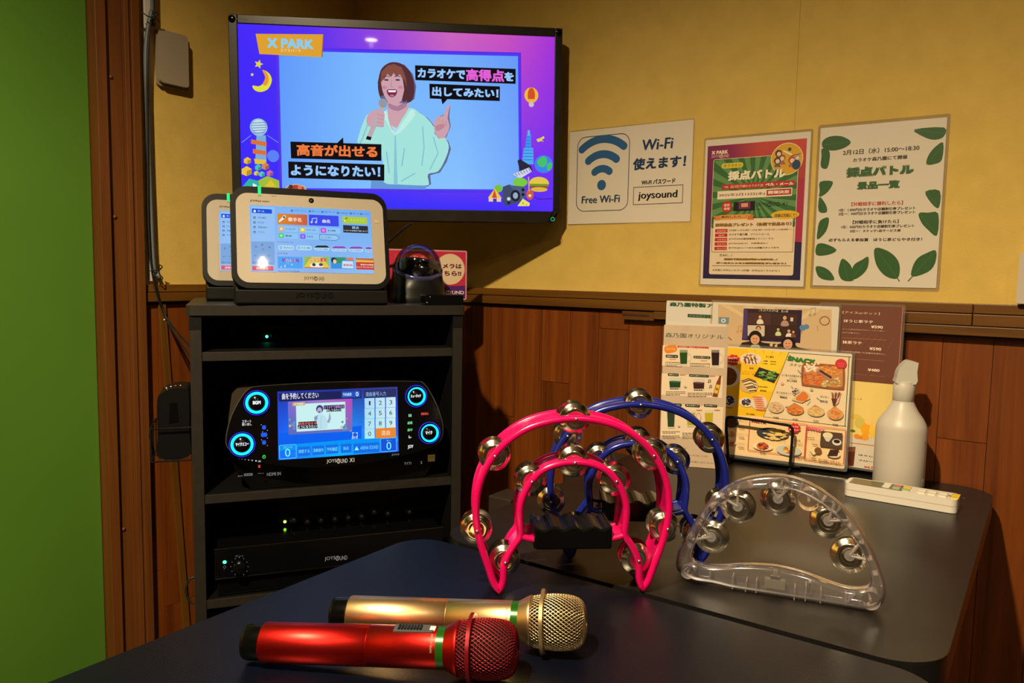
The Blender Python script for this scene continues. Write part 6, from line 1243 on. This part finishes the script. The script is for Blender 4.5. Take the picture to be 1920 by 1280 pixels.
# trigger head: nozzle points away to the right and back
S0 = [(-.0151, .1755), (.0170, .1755), (.0178, .195), (.0190, .209), (.0185, .2105), (.0035, .2135), (-.0043, .2085), (-.0130, .197), (-.0154, .184)]
m = MB(); m.prism(smooth_poly(S0, 3), -.0125, .0125, HEAD, smooth=True, M=RY(14)); obj('spray_head', m, t, bevel=.004, seg=3)
m = MB(); m.prism([(.0120, .192), (.0175, .192), (.0200, .178), (.0215, .164), (.0192, .163), (.0170, .176)], -.005, .005, HEAD, M=RY(40)); obj('trigger', m, t, bevel=.0012)
P = Print(BT, .036); m = MB()
for y in (.078, .012):
    vs = [((r_+.0002)*math.sin(math.radians(a)), y+dy, (r_+.0002)*math.cos(math.radians(a))) for dy in (0, .012) for a in range(62, 86, 4)]; n = len(vs)//2
    m.add(vs, [(i, i+1, n+i+1, n+i) for i in range(n-1)], mat('bottle_label', (.60, .56, .48), .5), True)
    v, f, lx, hx, ly, hy = letters('Eし', .04); k2 = .008/(hx-lx)
    m.add([((r_+.0005)*math.sin(math.radians(66)+(X-lx)*k2/r_), y+.002+(Y-ly)*k2, (r_+.0005)*math.cos(math.radians(66)+(X-lx)*k2/r_)) for X, Y in v], f, ink((60, 54, 46)))
obj('label_sticker', m, t)
a, b = tb(1588, 912, TZ+.010), tb(1797, 946, TZ+.010); yw = math.atan2((b-a)[1], (b-a)[0]); cR = (a+b)/2; L = float(np.linalg.norm((b-a)[:2]))
# local x along the remote, y across (away from the viewer), z up
RMX = Matrix(((math.cos(yw), -math.sin(yw), 0, cR[0]), (math.sin(yw), math.cos(yw), 0, cR[1]), (0, 0, 1, TZ+.0003), (0, 0, 0, 1)))
t = thing('remote_control', RMX, 'white air conditioner remote control lying in front of the spray bottle', 'remote control')
W2 = .0235; RW = mat('remote_white', (.72, .66, .58), .35)
m = MB(); m.prism(rrect(-L/2, -W2, L/2, W2, .010), .0004, .0105, RW, smooth=True); m.prism(rrect(-L/2+.0004, -W2+.0004, L/2-.0004, W2-.0004, .010), .0105, .0112, mat('remote_seam', (.30, .26, .22), .5)); obj('lower_case', m, t, bevel=.003)
obj('upper_case', MB().prism(rrect(-L/2, -W2, L/2, W2, .010), .0112, .0215, RW, smooth=True), t, bevel=.002)
obj('display', MB().prism(rrect(-L/2+.010, -W2+.006, -L/2+.052, W2-.006, .002), .0216, .0219, mat('lcd', (.13, .115, .035), .25)), t)
obj('display_surround', MB().prism(rrect(-L/2+.006, -W2+.004, L/2-.078, W2-.004, .003), .02145, .0217, mat('remote_surround', (.16, .15, .12), .4)), t)
BTN = {'w': mat('button_white', (.72, .68, .55), .45), 'y': mat('button_yellow', (.70, .48, .04), .45), 'g': mat('button_green', (.30, .46, .22), .45), 'r': mat('button_red', (.50, .16, .16), .45)}
for k, (dx, c1, c2) in enumerate(((.061, 'w', 'w'), (.076, 'r', 'g'), (.090, 'y', 'g'), (.112, 'w', 'w'), (.127, 'w', 'w'), (.142, 'w', 'w'), (.159, 'y', 'y'))):
    for yy, c in ((.008, c1), (-.008, c2)):
        X = -L/2+dx; o = obj('button', MB().prism(rrect(X-.0055, yy-.0055, X+.0055, yy+.0055, .0015), .0215, .0232, BTN[c]), t, bevel=.0005)
P4 = MB(); z = .02165
for X in np.arange(.108, .168, .0075): P4.box((-L/2+X, -.0008, .0215), (-L/2+X+.004, .0008, .0217), mat('remote_print', (.12, .11, .10), .5))
P4.lathe([(.0032, .0216), (.0032, .02166)], mat('remote_print', (.12, .11, .10), .5), 16, T_((L/2-.012, 0, 0))); obj('markings', P4, t)
_fo.hide_render = True
bpy.data.objects.remove(_fo)
